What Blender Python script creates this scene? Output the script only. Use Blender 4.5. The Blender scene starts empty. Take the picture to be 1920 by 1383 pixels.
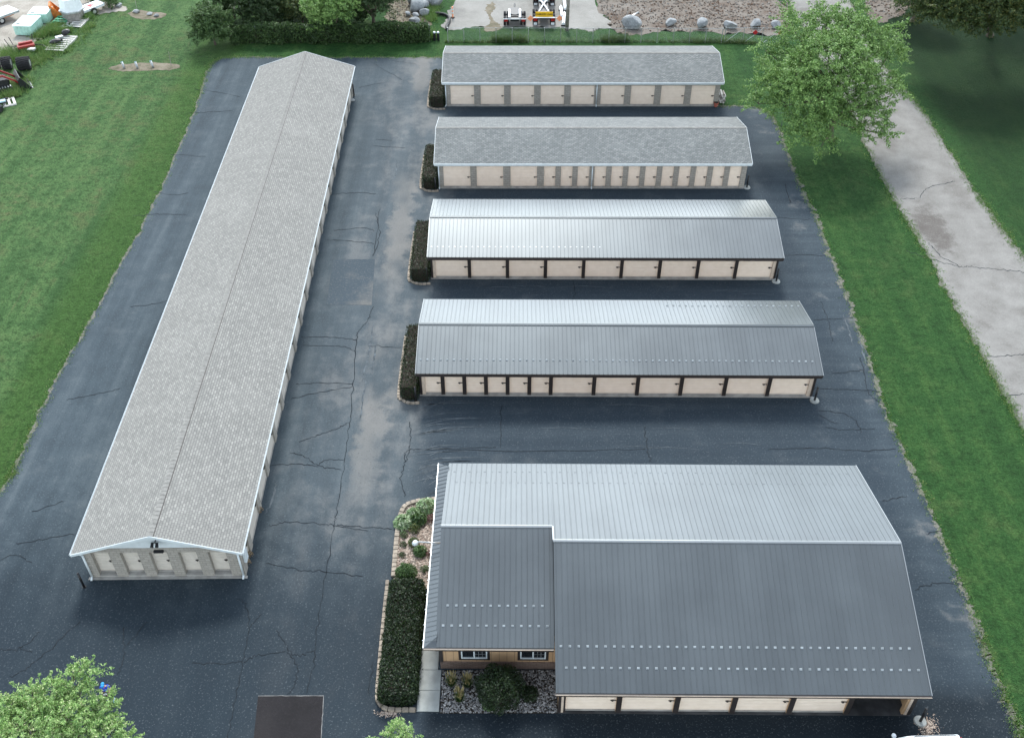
import bpy, bmesh, math, random
import numpy as np
from mathutils import Vector, Matrix
R = math.radians
C = bpy.context.scene.collection
scene = bpy.context.scene

# ------------------------------------------------------------------ camera, sky, sun, exposure
CAM_H, PITCH, FPX = 48.77, R(42.24), 1878.0          # metres, below the horizon, focal length for a 1920 px wide frame
cam = bpy.data.cameras.new('camera'); cam_o = bpy.data.objects.new('camera', cam); C.objects.link(cam_o)
cam_o.location = (0, 0, CAM_H); cam_o.rotation_euler = (math.pi/2 - PITCH, 0, 0)
cam.sensor_width = 36; cam.lens = FPX/1920*36; cam.clip_end = 5000; cam.clip_start = 0.5
scene.camera = cam_o
SUN_EL, SUN_AZ = R(46.5), R(-4)                         # azimuth from +Y towards +X
w = bpy.data.worlds.new('World'); scene.world = w; w.use_nodes = True
sky = w.node_tree.nodes.new('ShaderNodeTexSky'); sky.sky_type = 'NISHITA'; sky.sun_disc = False
sky.sun_elevation = SUN_EL; sky.sun_rotation = SUN_AZ; sky.air_density = 1.0; sky.dust_density = 0.3
bg = w.node_tree.nodes['Background']; bg.inputs[1].default_value = 0.15
hs = w.node_tree.nodes.new('ShaderNodeHueSaturation'); hs.inputs['Saturation'].default_value = .42; hs.inputs['Hue'].default_value = .485     # thin high cloud greys the blue
w.node_tree.links.new(sky.outputs[0], hs.inputs['Color']); w.node_tree.links.new(hs.outputs[0], bg.inputs[0])
sun = bpy.data.lights.new('sun', 'SUN'); sun.energy = 1.45; sun.angle = R(13); sun.color = (1, .985, .94)
sun_o = bpy.data.objects.new('sun', sun); C.objects.link(sun_o); sun_o.location = (0, 60, 80)
sv = Vector((math.sin(SUN_AZ)*math.cos(SUN_EL), math.cos(SUN_AZ)*math.cos(SUN_EL), math.sin(SUN_EL)))
sun_o.rotation_euler = (-sv).to_track_quat('-Z', 'Y').to_euler()
scene.view_settings.view_transform = 'Standard'; scene.view_settings.look = 'None'
scene.view_settings.exposure = 1.65; scene.view_settings.gamma = 1

def G(u, v, z=0.0):
    """point at height z seen at (u, v) of the survey photograph"""
    cp, sp = math.cos(PITCH), math.sin(PITCH)
    k = (v-691.5)/FPX
    dx, dy, dz = (u-960)/FPX, cp-k*sp, -sp-k*cp
    t = (z-CAM_H)/dz
    return Vector((t*dx, t*dy, z))
def GX(u, v, z=0): return G(u, v, z).x
def GYY(v, z=0): return G(960, v, z).y

# ------------------------------------------------------------------ helpers
def link(o, parent=None):
    C.objects.link(o)
    if parent: o.parent = parent
    return o
def tag(o, label=None, cat=None, group=None, kind=None):
    if label: o['label'] = label
    if cat: o['category'] = cat
    if group: o['group'] = group
    if kind: o['kind'] = kind
    return o
def thing(name, label, cat, loc=(0, 0, 0), rotz=0, group=None):
    o = bpy.data.objects.new(name, None); o.location = loc; o.rotation_euler = (0, 0, rotz)
    o.empty_display_size = .3
    link(o); return tag(o, label, cat, group)
def dup(root, loc, rotz=0, label=None, scale=None):
    r = root.copy(); C.objects.link(r); r.location = loc; r.rotation_euler = (root.rotation_euler[0], root.rotation_euler[1], rotz)
    if label: r['label'] = label
    if scale: r.scale = scale
    for ch in list(root.children):
        c = ch.copy(); C.objects.link(c); c.parent = r
        for g in list(ch.children):
            d = g.copy(); C.objects.link(d); d.parent = c
    return r

class MB:
    """collects faces and links them as ONE mesh object"""
    def __init__(s): s.v = []; s.f = []; s.uv = []; s.hasuv = False
    def face(s, pts, uv=None):
        i = len(s.v); s.v += [tuple(p) for p in pts]; s.f.append(tuple(range(i, i+len(pts))))
        s.uv.append(uv)
        if uv: s.hasuv = True
    def raw(s, vs, fs):
        i = len(s.v); s.v += [tuple(p) for p in vs]
        for f in fs: s.f.append(tuple(i+k for k in f)); s.uv.append(None)
    def box(s, x0, x1, y0, y1, z0, z1, M=None):
        vs = [Vector((x, y, z)) for z in (z0, z1) for y in (y0, y1) for x in (x0, x1)]
        if M: vs = [M @ p for p in vs]
        s.raw(vs, [(0, 2, 3, 1), (4, 5, 7, 6), (0, 1, 5, 4), (2, 6, 7, 3), (0, 4, 6, 2), (1, 3, 7, 5)])
        return s
    def cyl(s, p0, p1, r0, r1=None, n=10, caps=True):
        r1 = r0 if r1 is None else r1
        p0, p1 = Vector(p0), Vector(p1); d = (p1-p0).normalized()
        a = d.orthogonal().normalized(); b = d.cross(a)
        vs = []
        for p, r in ((p0, r0), (p1, r1)):
            for k in range(n):
                t = 2*math.pi*k/n; vs.append(p+a*math.cos(t)*r+b*math.sin(t)*r)
        fs = [(k, (k+1) % n, n+(k+1) % n, n+k) for k in range(n)]
        if caps: fs += [tuple(range(n-1, -1, -1)), tuple(range(n, 2*n))]
        s.raw(vs, fs); return s
    def tube(s, pts, r, n=6, r1=None):
        for i in range(len(pts)-1):
            ra = r if r1 is None else r+(r1-r)*i/(len(pts)-1); rb = r if r1 is None else r+(r1-r)*(i+1)/(len(pts)-1)
            s.cyl(pts[i], pts[i+1], ra, rb, n)
        return s
    def extrude(s, prof, y0, y1, axis='y'):
        n = len(prof)
        P = (lambda a, b, t: (a, t, b)) if axis == 'y' else (lambda a, b, t: (t, a, b)) if axis == 'x' else (lambda a, b, t: (a, b, t))
        vs = [P(a, b, y0) for a, b in prof]+[P(a, b, y1) for a, b in prof]
        fs = [(k, (k+1) % n, n+(k+1) % n, n+k) for k in range(n)]+[tuple(range(n-1, -1, -1)), tuple(range(n, 2*n))]
        s.raw(vs, fs); return s
    def blob(s, c, r, seed=0, sub=2, rough=.25, flat=True):
        bm = bmesh.new(); bmesh.ops.create_icosphere(bm, subdivisions=sub, radius=1)
        rnd = random.Random(seed); ax = [(Vector((rnd.gauss(0, 1), rnd.gauss(0, 1), rnd.gauss(0, 1))).normalized(), rnd.uniform(.45, .9)) for _ in range(7)]
        rz = Matrix.Rotation(rnd.uniform(0, 6.28), 3, 'Z')
        vs = []
        for v in bm.verts:
            p = v.co.copy()
            for a, d in ax:
                k = p.dot(a)
                if k > d: p -= a*(k-d)*rough*3
            p = rz @ p
            vs.append((c[0]+p.x*r[0], c[1]+p.y*r[1], c[2]+p.z*r[2]))
        s.raw(vs, [tuple(v.index for v in f.verts) for f in bm.faces]); bm.free(); return s
    def build(s, name, m, parent=None, smooth=False, bevel=0, normals=True):
        me = bpy.data.meshes.new(name); me.from_pydata(s.v, [], s.f)
        if s.hasuv:
            ul = me.uv_layers.new(name='UVMap'); k = 0
            for f, uv in zip(s.f, s.uv):
                for j in range(len(f)):
                    if uv: ul.data[k].uv = uv[j]
                    k += 1
        if normals or bevel:
            bm = bmesh.new(); bm.from_mesh(me)
            if normals: bmesh.ops.recalc_face_normals(bm, faces=bm.faces)
            if bevel: bmesh.ops.bevel(bm, geom=list(bm.edges), offset=bevel, segments=2, affect='EDGES', clamp_overlap=True)
            bm.to_mesh(me); bm.free()
        if smooth: me.polygons.foreach_set('use_smooth', [True]*len(me.polygons))
        me.materials.append(m); me.update()
        return link(bpy.data.objects.new(name, me), parent)

def fast_mesh(name, verts, faces_n, m, parent=None):
    """verts: (N*k,3) array, consecutive k vertices make one face"""
    me = bpy.data.meshes.new(name); n = len(verts); k = faces_n; nf = n//k
    me.vertices.add(n); me.vertices.foreach_set('co', np.asarray(verts, dtype=np.float32).ravel())
    me.loops.add(n); me.loops.foreach_set('vertex_index', np.arange(n, dtype=np.int32))
    me.polygons.add(nf); me.polygons.foreach_set('loop_start', np.arange(0, n, k, dtype=np.int32))
    me.polygons.foreach_set('loop_total', np.full(nf, k, dtype=np.int32))
    me.update(calc_edges=True); me.materials.append(m)
    return link(bpy.data.objects.new(name, me), parent)

# ------------------------------------------------------------------ materials
class NT:
    def __init__(s, name):
        m = bpy.data.materials.new(name); m.use_nodes = True; s.m = m; s.t = m.node_tree
        s.b = s.t.nodes['Principled BSDF']; s._pos = None
    def n(s, t, **k):
        nd = s.t.nodes.new(t)
        for a, v in k.items(): setattr(nd, a, v)
        return nd
    def put(s, sock, v):
        if isinstance(v, bpy.types.NodeSocket): s.t.links.new(v, sock)
        elif isinstance(v, tuple) and len(v) == 3 and sock.type == 'RGBA': sock.default_value = (*v, 1)
        else: sock.default_value = v
    @property
    def pos(s):
        if not s._pos: s._pos = s.n('ShaderNodeNewGeometry').outputs['Position']
        return s._pos
    def objpos(s): return s.n('ShaderNodeTexCoord').outputs['Object']
    def uvc(s): return s.n('ShaderNodeTexCoord').outputs['UV']
    def island(s): return s.n('ShaderNodeNewGeometry').outputs['Random Per Island']
    def xyz(s, v=None):
        nd = s.n('ShaderNodeSeparateXYZ'); s.put(nd.inputs[0], v or s.pos); return nd.outputs
    def comb(s, x, y, z=0.0):
        nd = s.n('ShaderNodeCombineXYZ')
        for i, q in enumerate((x, y, z)): s.put(nd.inputs[i], q)
        return nd.outputs[0]
    def scale(s, sc, v=None, rot=0):
        nd = s.n('ShaderNodeMapping'); s.put(nd.inputs[0], v or s.pos); nd.inputs['Scale'].default_value = sc
        nd.inputs['Rotation'].default_value = (0, 0, rot); return nd.outputs[0]
    def noise(s, sc, det=3, v=None, rough=.55, dist=0):
        nd = s.n('ShaderNodeTexNoise'); s.put(nd.inputs['Vector'], v or s.pos)
        nd.inputs['Scale'].default_value = sc; nd.inputs['Detail'].default_value = det
        nd.inputs['Roughness'].default_value = rough; nd.inputs['Distortion'].default_value = dist; return nd.outputs[0]
    def ma(s, op, a, b=0.0, clamp=False):
        nd = s.n('ShaderNodeMath', operation=op, use_clamp=clamp); s.put(nd.inputs[0], a); s.put(nd.inputs[1], b); return nd.outputs[0]
    def step(s, x, a, b):
        nd = s.n('ShaderNodeMapRange', interpolation_type='SMOOTHSTEP'); s.put(nd.inputs[0], x)
        nd.inputs[1].default_value = a; nd.inputs[2].default_value = b; return nd.outputs[0]
    def mix(s, f, a, b, blend='MIX'):
        nd = s.n('ShaderNodeMix', data_type='RGBA', blend_type=blend); s.put(nd.inputs[0], f); s.put(nd.inputs[6], a); s.put(nd.inputs[7], b); return nd.outputs[2]
    def ramp(s, f, stops):
        nd = s.n('ShaderNodeValToRGB'); s.put(nd.inputs[0], f); e = nd.color_ramp.elements
        while len(e) < len(stops): e.new(.5)
        for q, (p, c) in zip(e, stops): q.position = p; q.color = (*c, 1)
        return nd.outputs[0]
    def bump(s, h, st=.3, d=.02):
        nd = s.n('ShaderNodeBump'); s.put(nd.inputs['Height'], h); nd.inputs['Strength'].default_value = st; nd.inputs['Distance'].default_value = d
        s.t.links.new(nd.outputs[0], s.b.inputs['Normal'])
    def done(s, col, rough=.8, metal=0, spec=.5):
        s.put(s.b.inputs['Base Color'], col); s.put(s.b.inputs['Roughness'], rough); s.b.inputs['Metallic'].default_value = metal
        s.b.inputs['Specular IOR Level'].default_value = spec; return s.m
def plain(name, c, rough=.6, metal=0, var=.25, sc=3, spec=.4):
    t = NT(name); f = t.noise(sc, 5)
    a = tuple(x*(1-var) for x in c); b = tuple(min(1, x*(1+var)) for x in c)
    return t.done(t.mix(t.step(f, .3, .7), a, b), rough, metal, spec)

def leaf_mat(name, cols, trans=.3, big=.5):
    t = NT(name); f = t.ma('ADD', t.ma('MULTIPLY', t.island(), .62), t.ma('MULTIPLY', t.noise(big, 2), .42), True)
    col = t.ramp(f, [(i/(len(cols)-1)*.8+.1, c) for i, c in enumerate(cols)])
    t.done(col, .55, 0, .35)
    tr = t.n('ShaderNodeBsdfTranslucent'); t.put(tr.inputs[0], t.mix(.5, col, (.10, .2, .02)))
    mx = t.n('ShaderNodeMixShader'); mx.inputs[0].default_value = trans
    t.t.links.new(t.b.outputs[0], mx.inputs[1]); t.t.links.new(tr.outputs[0], mx.inputs[2])
    t.t.links.new(mx.outputs[0], t.t.nodes['Material Output'].inputs[0]); return t.m

def m_grass():
    t = NT('lawn_grass'); x, y, z = t.xyz()
    big = t.noise(.07, 4); mid = t.noise(.55, 6, rough=.65); clump = t.noise(2.1, 5, rough=.7); fine = t.noise(6.5, 4, rough=.75); tiny = t.noise(19, 2)
    stripe = t.noise(1.0, 4, t.scale((.6, .03, 1), rot=R(-2)), rough=.65)
    f = t.ma('ADD', t.ma('ADD', t.ma('MULTIPLY', mid, .4), t.ma('MULTIPLY', stripe, .4)), t.ma('MULTIPLY', clump, .2))
    c = t.ramp(f, [(.36, (.021, .068, .020)), (.5, (.040, .112, .031)), (.63, (.078, .160, .044))])
    left = t.step(x, -24, -42)
    c = t.mix(t.ma('MULTIPLY', left, .75), c, t.mix(t.step(f, .40, .60), (.070, .150, .053), (.150, .255, .098)))
    dry = t.ma('MULTIPLY', t.step(t.ma('ADD', t.ma('MULTIPLY', big, .4), t.ma('MULTIPLY', mid, .6)), .5, .64), t.ma('ADD', t.ma('MULTIPLY', left, .5), .22))
    c = t.mix(dry, c, (.125, .135, .062))
    streak = t.ma('MULTIPLY', t.step(t.noise(1.0, 6, t.scale((1.3, .10, 1)), rough=.75), .59, .68), t.ma('MULTIPLY', left, .6))
    c = t.mix(streak, c, (.185, .18, .095))
    clip = t.ma('MULTIPLY', t.step(t.noise(1.6, 5, t.scale((1.6, .5, 1)), rough=.8), .63, .7), t.ma('ADD', t.ma('MULTIPLY', left, .45), .12))
    c = t.mix(clip, c, (.26, .25, .15))
    c = t.mix(t.ma('MULTIPLY', t.ma('MULTIPLY', t.step(x, -36.5, -34.5), t.step(x, -29, -31)), .5), c, (.062, .135, .022))
    c = t.mix(t.ma('MULTIPLY', t.step(t.ma('ADD', x, t.ma('MULTIPLY', mid, 3.0)), 43.0, 46.0), t.ma('ADD', .38, t.ma('MULTIPLY', t.step(y, 76.0, 94.0), .42))), c, (.007, .026, .010))  # lush field beyond the road, tree shade also darkened into the grass colour
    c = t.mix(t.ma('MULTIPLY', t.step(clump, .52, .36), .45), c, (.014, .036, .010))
    c = t.mix(t.step(fine, .32, .7), t.mix(.6, c, (.008, .022, .006)), c)
    c = t.mix(t.ma('MULTIPLY', t.step(tiny, .55, .75), .3), c, (.13, .19, .07))
    t.bump(t.ma('ADD', fine, t.ma('ADD', t.ma('MULTIPLY', tiny, .6), clump)), 1.0, .16)
    return t.done(c, .9, 0, .1)

def m_asphalt():
    t = NT('sealed_asphalt'); x, y, z = t.xyz()
    big = t.noise(.10, 4); mid = t.noise(.7, 6, rough=.62); fine = t.noise(9, 3, rough=.75)
    vert = t.noise(1, 4, t.scale((.8, .05, 1)), rough=.6); hor = t.noise(1, 4, t.scale((.05, .9, 1)), rough=.6)
    lane = t.ma('MULTIPLY', t.step(x, -17, -9.5), t.step(x, -4.6, -7.6))
    rows = t.step(x, -7.0, -5.4); edge = t.step(t.ma('SUBTRACT', x, t.ma('MULTIPLY', t.ma('SUBTRACT', 100.0, y), .016)), 22.6, 24.2)
    wear = t.mix(rows, vert, hor)
    f = t.ma('ADD', t.ma('MULTIPLY', mid, .4), t.ma('MULTIPLY', wear, .6))
    c = t.ramp(f, [(.3, (.028, .040, .049)), (.5, (.046, .063, .075)), (.7, (.080, .100, .112))])
    c = t.mix(t.ma('MULTIPLY', rows, t.ma('SUBTRACT', .62, t.ma('MULTIPLY', edge, .3))), c, (.014, .0235, .035))
    # silt and dust left by water and tyres
    d = t.step(t.ma('ADD', t.ma('MULTIPLY', t.noise(.33, 5, t.scale((1, .38, 1)), rough=.62), .7), t.ma('MULTIPLY', mid, .35)), .47, .68)
    c = t.mix(t.ma('MULTIPLY', d, t.ma('MULTIPLY', lane, .7)), c, (.19, .184, .175))
    c = t.mix(t.ma('MULTIPLY', lane, .32), c, (.095, .110, .118))
    sx = t.ma('ABSOLUTE', t.ma('ADD', x, t.ma('SUBTRACT', 11.2, t.ma('MULTIPLY', mid, 3.4))))
    st = t.ma('MULTIPLY', t.step(sx, 1.25, .5), t.ma('MULTIPLY', t.step(y, 38.0, 48.0), t.step(t.noise(.13, 3, t.scale((1, .6, 1))), .42, .56)))
    c = t.mix(t.ma('MULTIPLY', st, .55), c, (.20, .190, .175))
    d2 = t.step(t.noise(.35, 5, rough=.65), .54, .72)
    c = t.mix(t.ma('MULTIPLY', d2, t.ma('ADD', .10, t.ma('MULTIPLY', edge, .6))), c, (.16, .16, .155))
    front = t.ma('MULTIPLY', t.step(t.ma('ADD', y, t.ma('MULTIPLY', mid, 5.0)), 46.0, 33.5), t.step(x, -5.2, -6.6))      # newer sealcoat at the entrance
    c = t.mix(t.ma('MULTIPLY', front, .84), c, (.011, .019, .027))
    c = t.mix(t.ma('MULTIPLY', t.ma('MULTIPLY', t.step(t.ma('ADD', y, mid), 29.5, 27.6), t.step(x, -5.4, -4.0)), .75), c, (.004, .008, .012))      # fresh seal before the office, with the building's shade darkened into its colour
    # bare aggregate
    c = t.mix(t.ma('MULTIPLY', t.step(fine, .56, .72), .42), c, (.16, .18, .19))
    c = t.mix(t.ma('MULTIPLY', t.step(fine, .45, .3), .4), c, (.014, .019, .023))
    t.bump(fine, .35, .01)
    return t.done(c, t.ma('ADD', .72, t.ma('MULTIPLY', mid, .2)), 0, .14)

def m_road():
    t = NT('old_road_concrete'); mid = t.noise(.5, 6, rough=.65); fine = t.noise(8, 3, rough=.7); st = t.noise(.16, 5, rough=.6)
    c = t.ramp(mid, [(.3, (.15, .143, .132)), (.5, (.195, .188, .176)), (.7, (.235, .228, .214))])
    c = t.mix(t.ma('MULTIPLY', t.step(st, .55, .7), .6), c, (.115, .105, .095))
    x, y, z = t.xyz()
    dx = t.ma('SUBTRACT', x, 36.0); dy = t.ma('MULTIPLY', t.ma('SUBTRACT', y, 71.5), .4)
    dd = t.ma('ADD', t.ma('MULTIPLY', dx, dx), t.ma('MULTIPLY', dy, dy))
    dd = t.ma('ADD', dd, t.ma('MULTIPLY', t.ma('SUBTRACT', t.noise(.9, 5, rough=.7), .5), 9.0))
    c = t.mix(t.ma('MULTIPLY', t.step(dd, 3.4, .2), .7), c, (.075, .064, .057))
    c = t.mix(t.ma('MULTIPLY', t.step(fine, .55, .7), .35), c, (.29, .28, .265))
    c = t.mix(t.ma('MULTIPLY', t.step(fine, .45, .3), .35), c, (.10, .098, .09))
    t.bump(fine, .3, .01); return t.done(c, .9, 0, .2)

def m_soil(name, a, b, cdark, sc=.6):
    t = NT(name); mid = t.noise(sc, 6, rough=.65); fine = t.noise(6, 4, rough=.75)
    c = t.ramp(mid, [(.3, cdark), (.48, a), (.7, b)])
    c = t.mix(t.ma('MULTIPLY', t.step(fine, .52, .7), .4), c, tuple(min(1, q*1.35) for q in b))
    c = t.mix(t.ma('MULTIPLY', t.step(fine, .48, .3), .5), c, cdark)
    t.bump(fine, .6, .05); return t.done(c, .95, 0, .15)

def m_shingle(name, a, b, dark, mort=.02):
    t = NT(name); uv = t.uvc()
    br = t.n('ShaderNodeTexBrick', offset=.5, offset_frequency=2); t.put(br.inputs[0], uv)
    br.inputs['Color1'].default_value = (*a, 1); br.inputs['Color2'].default_value = (*b, 1); br.inputs['Mortar'].default_value = (*dark, 1)
    br.inputs['Scale'].default_value = 1; br.inputs['Mortar Size'].default_value = mort; br.inputs['Mortar Smooth'].default_value = .25
    br.inputs['Bias'].default_value = -.1; br.inputs['Brick Width'].default_value = .31; br.inputs['Row Height'].default_value = .155
    # laminated tabs: every second tab has a darker tone
    sx, sy, sz = t.xyz(uv)
    br2 = t.n('ShaderNodeTexBrick', offset=.37, offset_frequency=2); t.put(br2.inputs[0], uv)
    br2.inputs['Color1'].default_value = (0, 0, 0, 1); br2.inputs['Color2'].default_value = (1, 1, 1, 1); br2.inputs['Mortar'].default_value = (.5, .5, .5, 1)
    br2.inputs['Scale'].default_value = 1; br2.inputs['Mortar Size'].default_value = 0; br2.inputs['Brick Width'].default_value = .21; br2.inputs['Row Height'].default_value = .155
    c = t.mix(t.ma('MULTIPLY', br2.outputs[0], .45), br.outputs[0], dark)
    st = t.noise(.35, 5, rough=.6)
    c = t.mix(t.ma('MULTIPLY', t.step(st, .45, .75), .10), c, tuple(q*1.4 for q in b))
    run = t.noise(1, 4, t.scale((.9, .12, 1), uv))
    c = t.mix(t.ma('MULTIPLY', t.step(run, .5, .75), .16), c, tuple(q*.65 for q in a))
    t.bump(br.outputs[1], -.6, .02); return t.done(c, .9, 0, .25)

def m_block(name, a, b, mort, bw=.41, bh=.205):
    t = NT(name); x, y, z = t.xyz(t.objpos())
    br = t.n('ShaderNodeTexBrick', offset=.5); t.put(br.inputs[0], t.comb(t.ma('ADD', x, y), z))
    br.inputs['Color1'].default_value = (*a, 1); br.inputs['Color2'].default_value = (*b, 1); br.inputs['Mortar'].default_value = (*mort, 1)
    br.inputs['Scale'].default_value = 1; br.inputs['Mortar Size'].default_value = .014; br.inputs['Brick Width'].default_value = bw; br.inputs['Row Height'].default_value = bh
    n = t.noise(9, 4, rough=.7); c = t.mix(t.ma('MULTIPLY', t.step(n, .4, .7), .35), br.outputs[0], tuple(q*.55 for q in a))
    t.bump(t.ma('SUBTRACT', n, br.outputs[1]), .7, .02); return t.done(c, .92, 0, .2)

def m_metal(name, c, rough, metal, var=.10):
    t = NT(name); n = t.noise(.22, 4, rough=.6); run = t.noise(1, 4, t.scale((1.2, .06, 1), t.uvc()))
    a = tuple(q*(1-var) for q in c); b = tuple(q*(1+var) for q in c)
    col = t.mix(t.step(t.ma('ADD', t.ma('MULTIPLY', n, .6), t.ma('MULTIPLY', run, .4)), .35, .65), a, b)
    t.b.inputs['Coat Weight'].default_value = .7; t.b.inputs['Coat Roughness'].default_value = .22
    return t.done(col, t.ma('ADD', rough-.06, t.ma('MULTIPLY', n, .12)), metal, .5)

M = {}
M['bay_floor'] = plain('shade_dark_floor', (.05, .052, .055), .85, 0, .4, .8, .1)  # floor colour darkened to give the shade inside the open bay
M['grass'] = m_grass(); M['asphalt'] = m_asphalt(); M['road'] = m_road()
M['yard'] = m_soil('pale_yard_dirt', (.29, .265, .23), (.37, .345, .305), (.19, .17, .145))
M['yard_concrete'] = m_soil('yard_concrete', (.235, .228, .21), (.29, .283, .265), (.16, .155, .145), .25)
M['rubble'] = m_soil('rubble_ground', (.15, .128, .108), (.20, .182, .16), (.085, .055, .038), .35)
M['brush'] = m_soil('dry_hill', (.15, .13, .095), (.22, .195, .15), (.07, .075, .04), .8)
M['patch'] = m_soil('fresh_asphalt_patch', (.020, .0185, .020), (.026, .024, .025), (.016, .015, .016), .4)
M['patch_blue'] = m_soil('older_asphalt_patch', (.055, .072, .086), (.14, .138, .13), (.05, .066, .078), .16)
M['crack'] = plain('crack_sealer', (.018, .023, .028), .85, 0, .3, 3, .1)
M['scuff'] = plain('tyre_scuff', (.08, .094, .104), .9, 0, .35, 2, .1)
M['pale_line'] = plain('pale_chalky_edge', (.15, .15, .145), .9)
M['shingle_long'] = m_shingle('grey_tan_shingles', (.205, .203, .19), (.29, .285, .265), (.125, .124, .118))
M['shingle_row'] = m_shingle('grey_shingles', (.155, .166, .164), (.255, .262, .255), (.09, .096, .096))
M['ridge'] = plain('ridge_shingle', (.20, .197, .185), .9, 0, .15)
M['block'] = m_block('tan_block', (.32, .30, .265), (.38, .355, .315), (.26, .24, .215))
M['wainscot'] = m_block('brown_split_block', (.17, .12, .10), (.22, .16, .135), (.11, .085, .07), .3, .1)
M['roof_metal'] = m_metal('grey_roof_metal', (.083, .096, .103), .39, .62)
M['trim_metal'] = m_metal('light_flashing', (.30, .32, .33), .35, .5)
M['guard'] = plain('pale_snow_guard', (.38, .41, .42), .5, .1)
M['white'] = plain('white_paint', (.60, .655, .675), .45, 0, .06)
M['dark_trim'] = plain('dark_brown_trim', (.030, .025, .024), .45, 0, .15)
M['tan_trim'] = plain('tan_trim', (.55, .45, .36), .6, 0, .1)
M['black'] = plain('black_steel', (.014, .015, .017), .45)
M['latch'] = plain('latch_metal', (.05, .045, .042), .45, .5)
M['concrete'] = plain('pale_concrete', (.27, .285, .275), .9, 0, .15, 1.5)
M['sill'] = plain('grey_sill_concrete', (.30, .29, .27), .9, 0, .2, 1.5)
M['rubber'] = plain('tyre_rubber', (.018, .018, .02), .85)
M['rim'] = plain('grey_wheel_rim', (.5, .5, .5), .4, .4)
M['glass'] = plain('dark_glass', (.012, .016, .02), .08, 0, .1, 3, .6)
M['rock'] = m_soil('boulder_stone', (.25, .265, .275), (.36, .37, .37), (.14, .145, .15), 1.3)
M['bark'] = m_soil('tree_bark', (.12, .10, .08), (.18, .155, .125), (.06, .05, .04), 3)
M['dead_wood'] = plain('grey_weathered_wood', (.27, .25, .23), .9)
M['soil'] = m_soil('dark_bed_soil', (.03, .025, .02), (.045, .038, .03), (.014, .012, .01), 2)
M['galv'] = plain('galvanised_steel', (.42, .44, .45), .45, .6)
M['edging'] = plain('tan_edging_block', (.27, .23, .185), .9, 0, .3, 2.5)
def m_door(name='tan_roll_up_door', A=(.86, .715, .58), B=(.92, .775, .64)):
    t = NT(name); x, y, z = t.xyz(t.objpos())
    wv = t.ma('SINE', t.ma('MULTIPLY', z, 2*math.pi/.155)); n = t.noise(2.2, 4)
    c = t.mix(t.step(n, .3, .7), A, B); c = t.mix(t.ma('MULTIPLY', t.step(z, .35, .0), .25), c, (.45, .36, .29))
    c = t.mix(t.ma('MULTIPLY', t.step(wv, .6, 1), .14), c, (.42, .34, .28)); t.bump(wv, .5, .015)
    return t.done(c, .5, 0, .4)
M['door'] = m_door(); M['door_dull'] = m_door('greyed_roll_up_door', (.58, .535, .47), (.65, .60, .53))
def m_siding():
    t = NT('tan_board_siding'); x, y, z = t.xyz(t.objpos()); wv = t.ma('FRACT', t.ma('DIVIDE', t.ma('ADD', x, y), .41))
    c = t.mix(t.noise(3, 4), (.42, .27, .15), (.50, .33, .19)); c = t.mix(t.step(wv, .93, .98), c, (.12, .08, .05)); return t.done(c, .7)
M['siding'] = m_siding()
def m_stones(name, cols):
    t = NT(name); return t.done(t.ramp(t.island(), [(i/(len(cols)-1), c) for i, c in enumerate(cols)]), .9, 0, .2)
M['river_rock'] = m_stones('river_rock', [(.05, .055, .06), (.16, .16, .165), (.30, .295, .29), (.09, .08, .075), (.45, .44, .43)])
M['mulch'] = m_stones('bark_mulch', [(.2, .15, .12), (.36, .29, .24), (.48, .41, .35), (.28, .2, .16)])
M['rubble_rock'] = m_stones('broken_rubble', [(.09, .055, .035), (.18, .158, .135), (.27, .25, .23), (.13, .072, .042), (.33, .32, .30)])
L = {}
TR = .18
L['tree'] = leaf_mat('bright_green_leaf', [(0.047, 0.099, 0.032), (0.109, 0.212, 0.056), (0.188, 0.318, 0.085), (0.295, 0.436, 0.141)], TR, .35)
L['tree_near'] = leaf_mat('near_pale_green_leaf', [(0.099, 0.191, 0.068), (0.231, 0.400, 0.123), (0.385, 0.570, 0.200), (0.600, 0.600, 0.370)], .3, 1.0)
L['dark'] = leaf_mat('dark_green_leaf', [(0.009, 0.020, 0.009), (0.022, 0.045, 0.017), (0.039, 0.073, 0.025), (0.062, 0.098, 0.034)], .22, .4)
L['dusky'] = leaf_mat('dusky_green_leaf', [(0.019, 0.036, 0.015), (0.042, 0.074, 0.026), (0.072, 0.106, 0.034), (0.144, 0.144, 0.034)], .25, .25)
L['bush'] = leaf_mat('bush_leaf', [(0.020, 0.046, 0.019), (0.046, 0.092, 0.032), (0.079, 0.144, 0.046), (0.122, 0.194, 0.072)], .25, .6)
L['yew'] = leaf_mat('yew_needle', [(0.0020, 0.0068, 0.0020), (0.0050, 0.0149, 0.0040), (0.0100, 0.0257, 0.0060), (0.0220, 0.0432, 0.0100)], .12, 1.2)
L['hosta'] = leaf_mat('hosta_leaf', [(.07, .14, .06), (.17, .28, .12), (.32, .42, .24), (.55, .6, .45)], .25, 2)
L['plume'] = leaf_mat('tan_grass_plume', [(.09, .10, .035), (.22, .18, .07), (.42, .34, .17), (.5, .42, .24)], .2, 2)
L['tuft'] = leaf_mat('lawn_tuft', [(0.048, 0.121, 0.035), (0.099, 0.209, 0.055), (0.176, 0.286, 0.088), (0.330, 0.330, 0.132)], .2, .3)
L['weed'] = leaf_mat('weed_leaf', [(0.022, 0.054, 0.022), (0.056, 0.112, 0.040), (0.112, 0.176, 0.064), (0.192, 0.208, 0.096)], .2, .4)
L['purple'] = leaf_mat('reddish_leaf', [(.07, .03, .03), (.13, .06, .055), (.2, .1, .08)], .2, 2)
L['dry'] = leaf_mat('dry_leaf', [(.12, .08, .05), (.26, .18, .11), (.42, .33, .22)], .2, 2)
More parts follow.
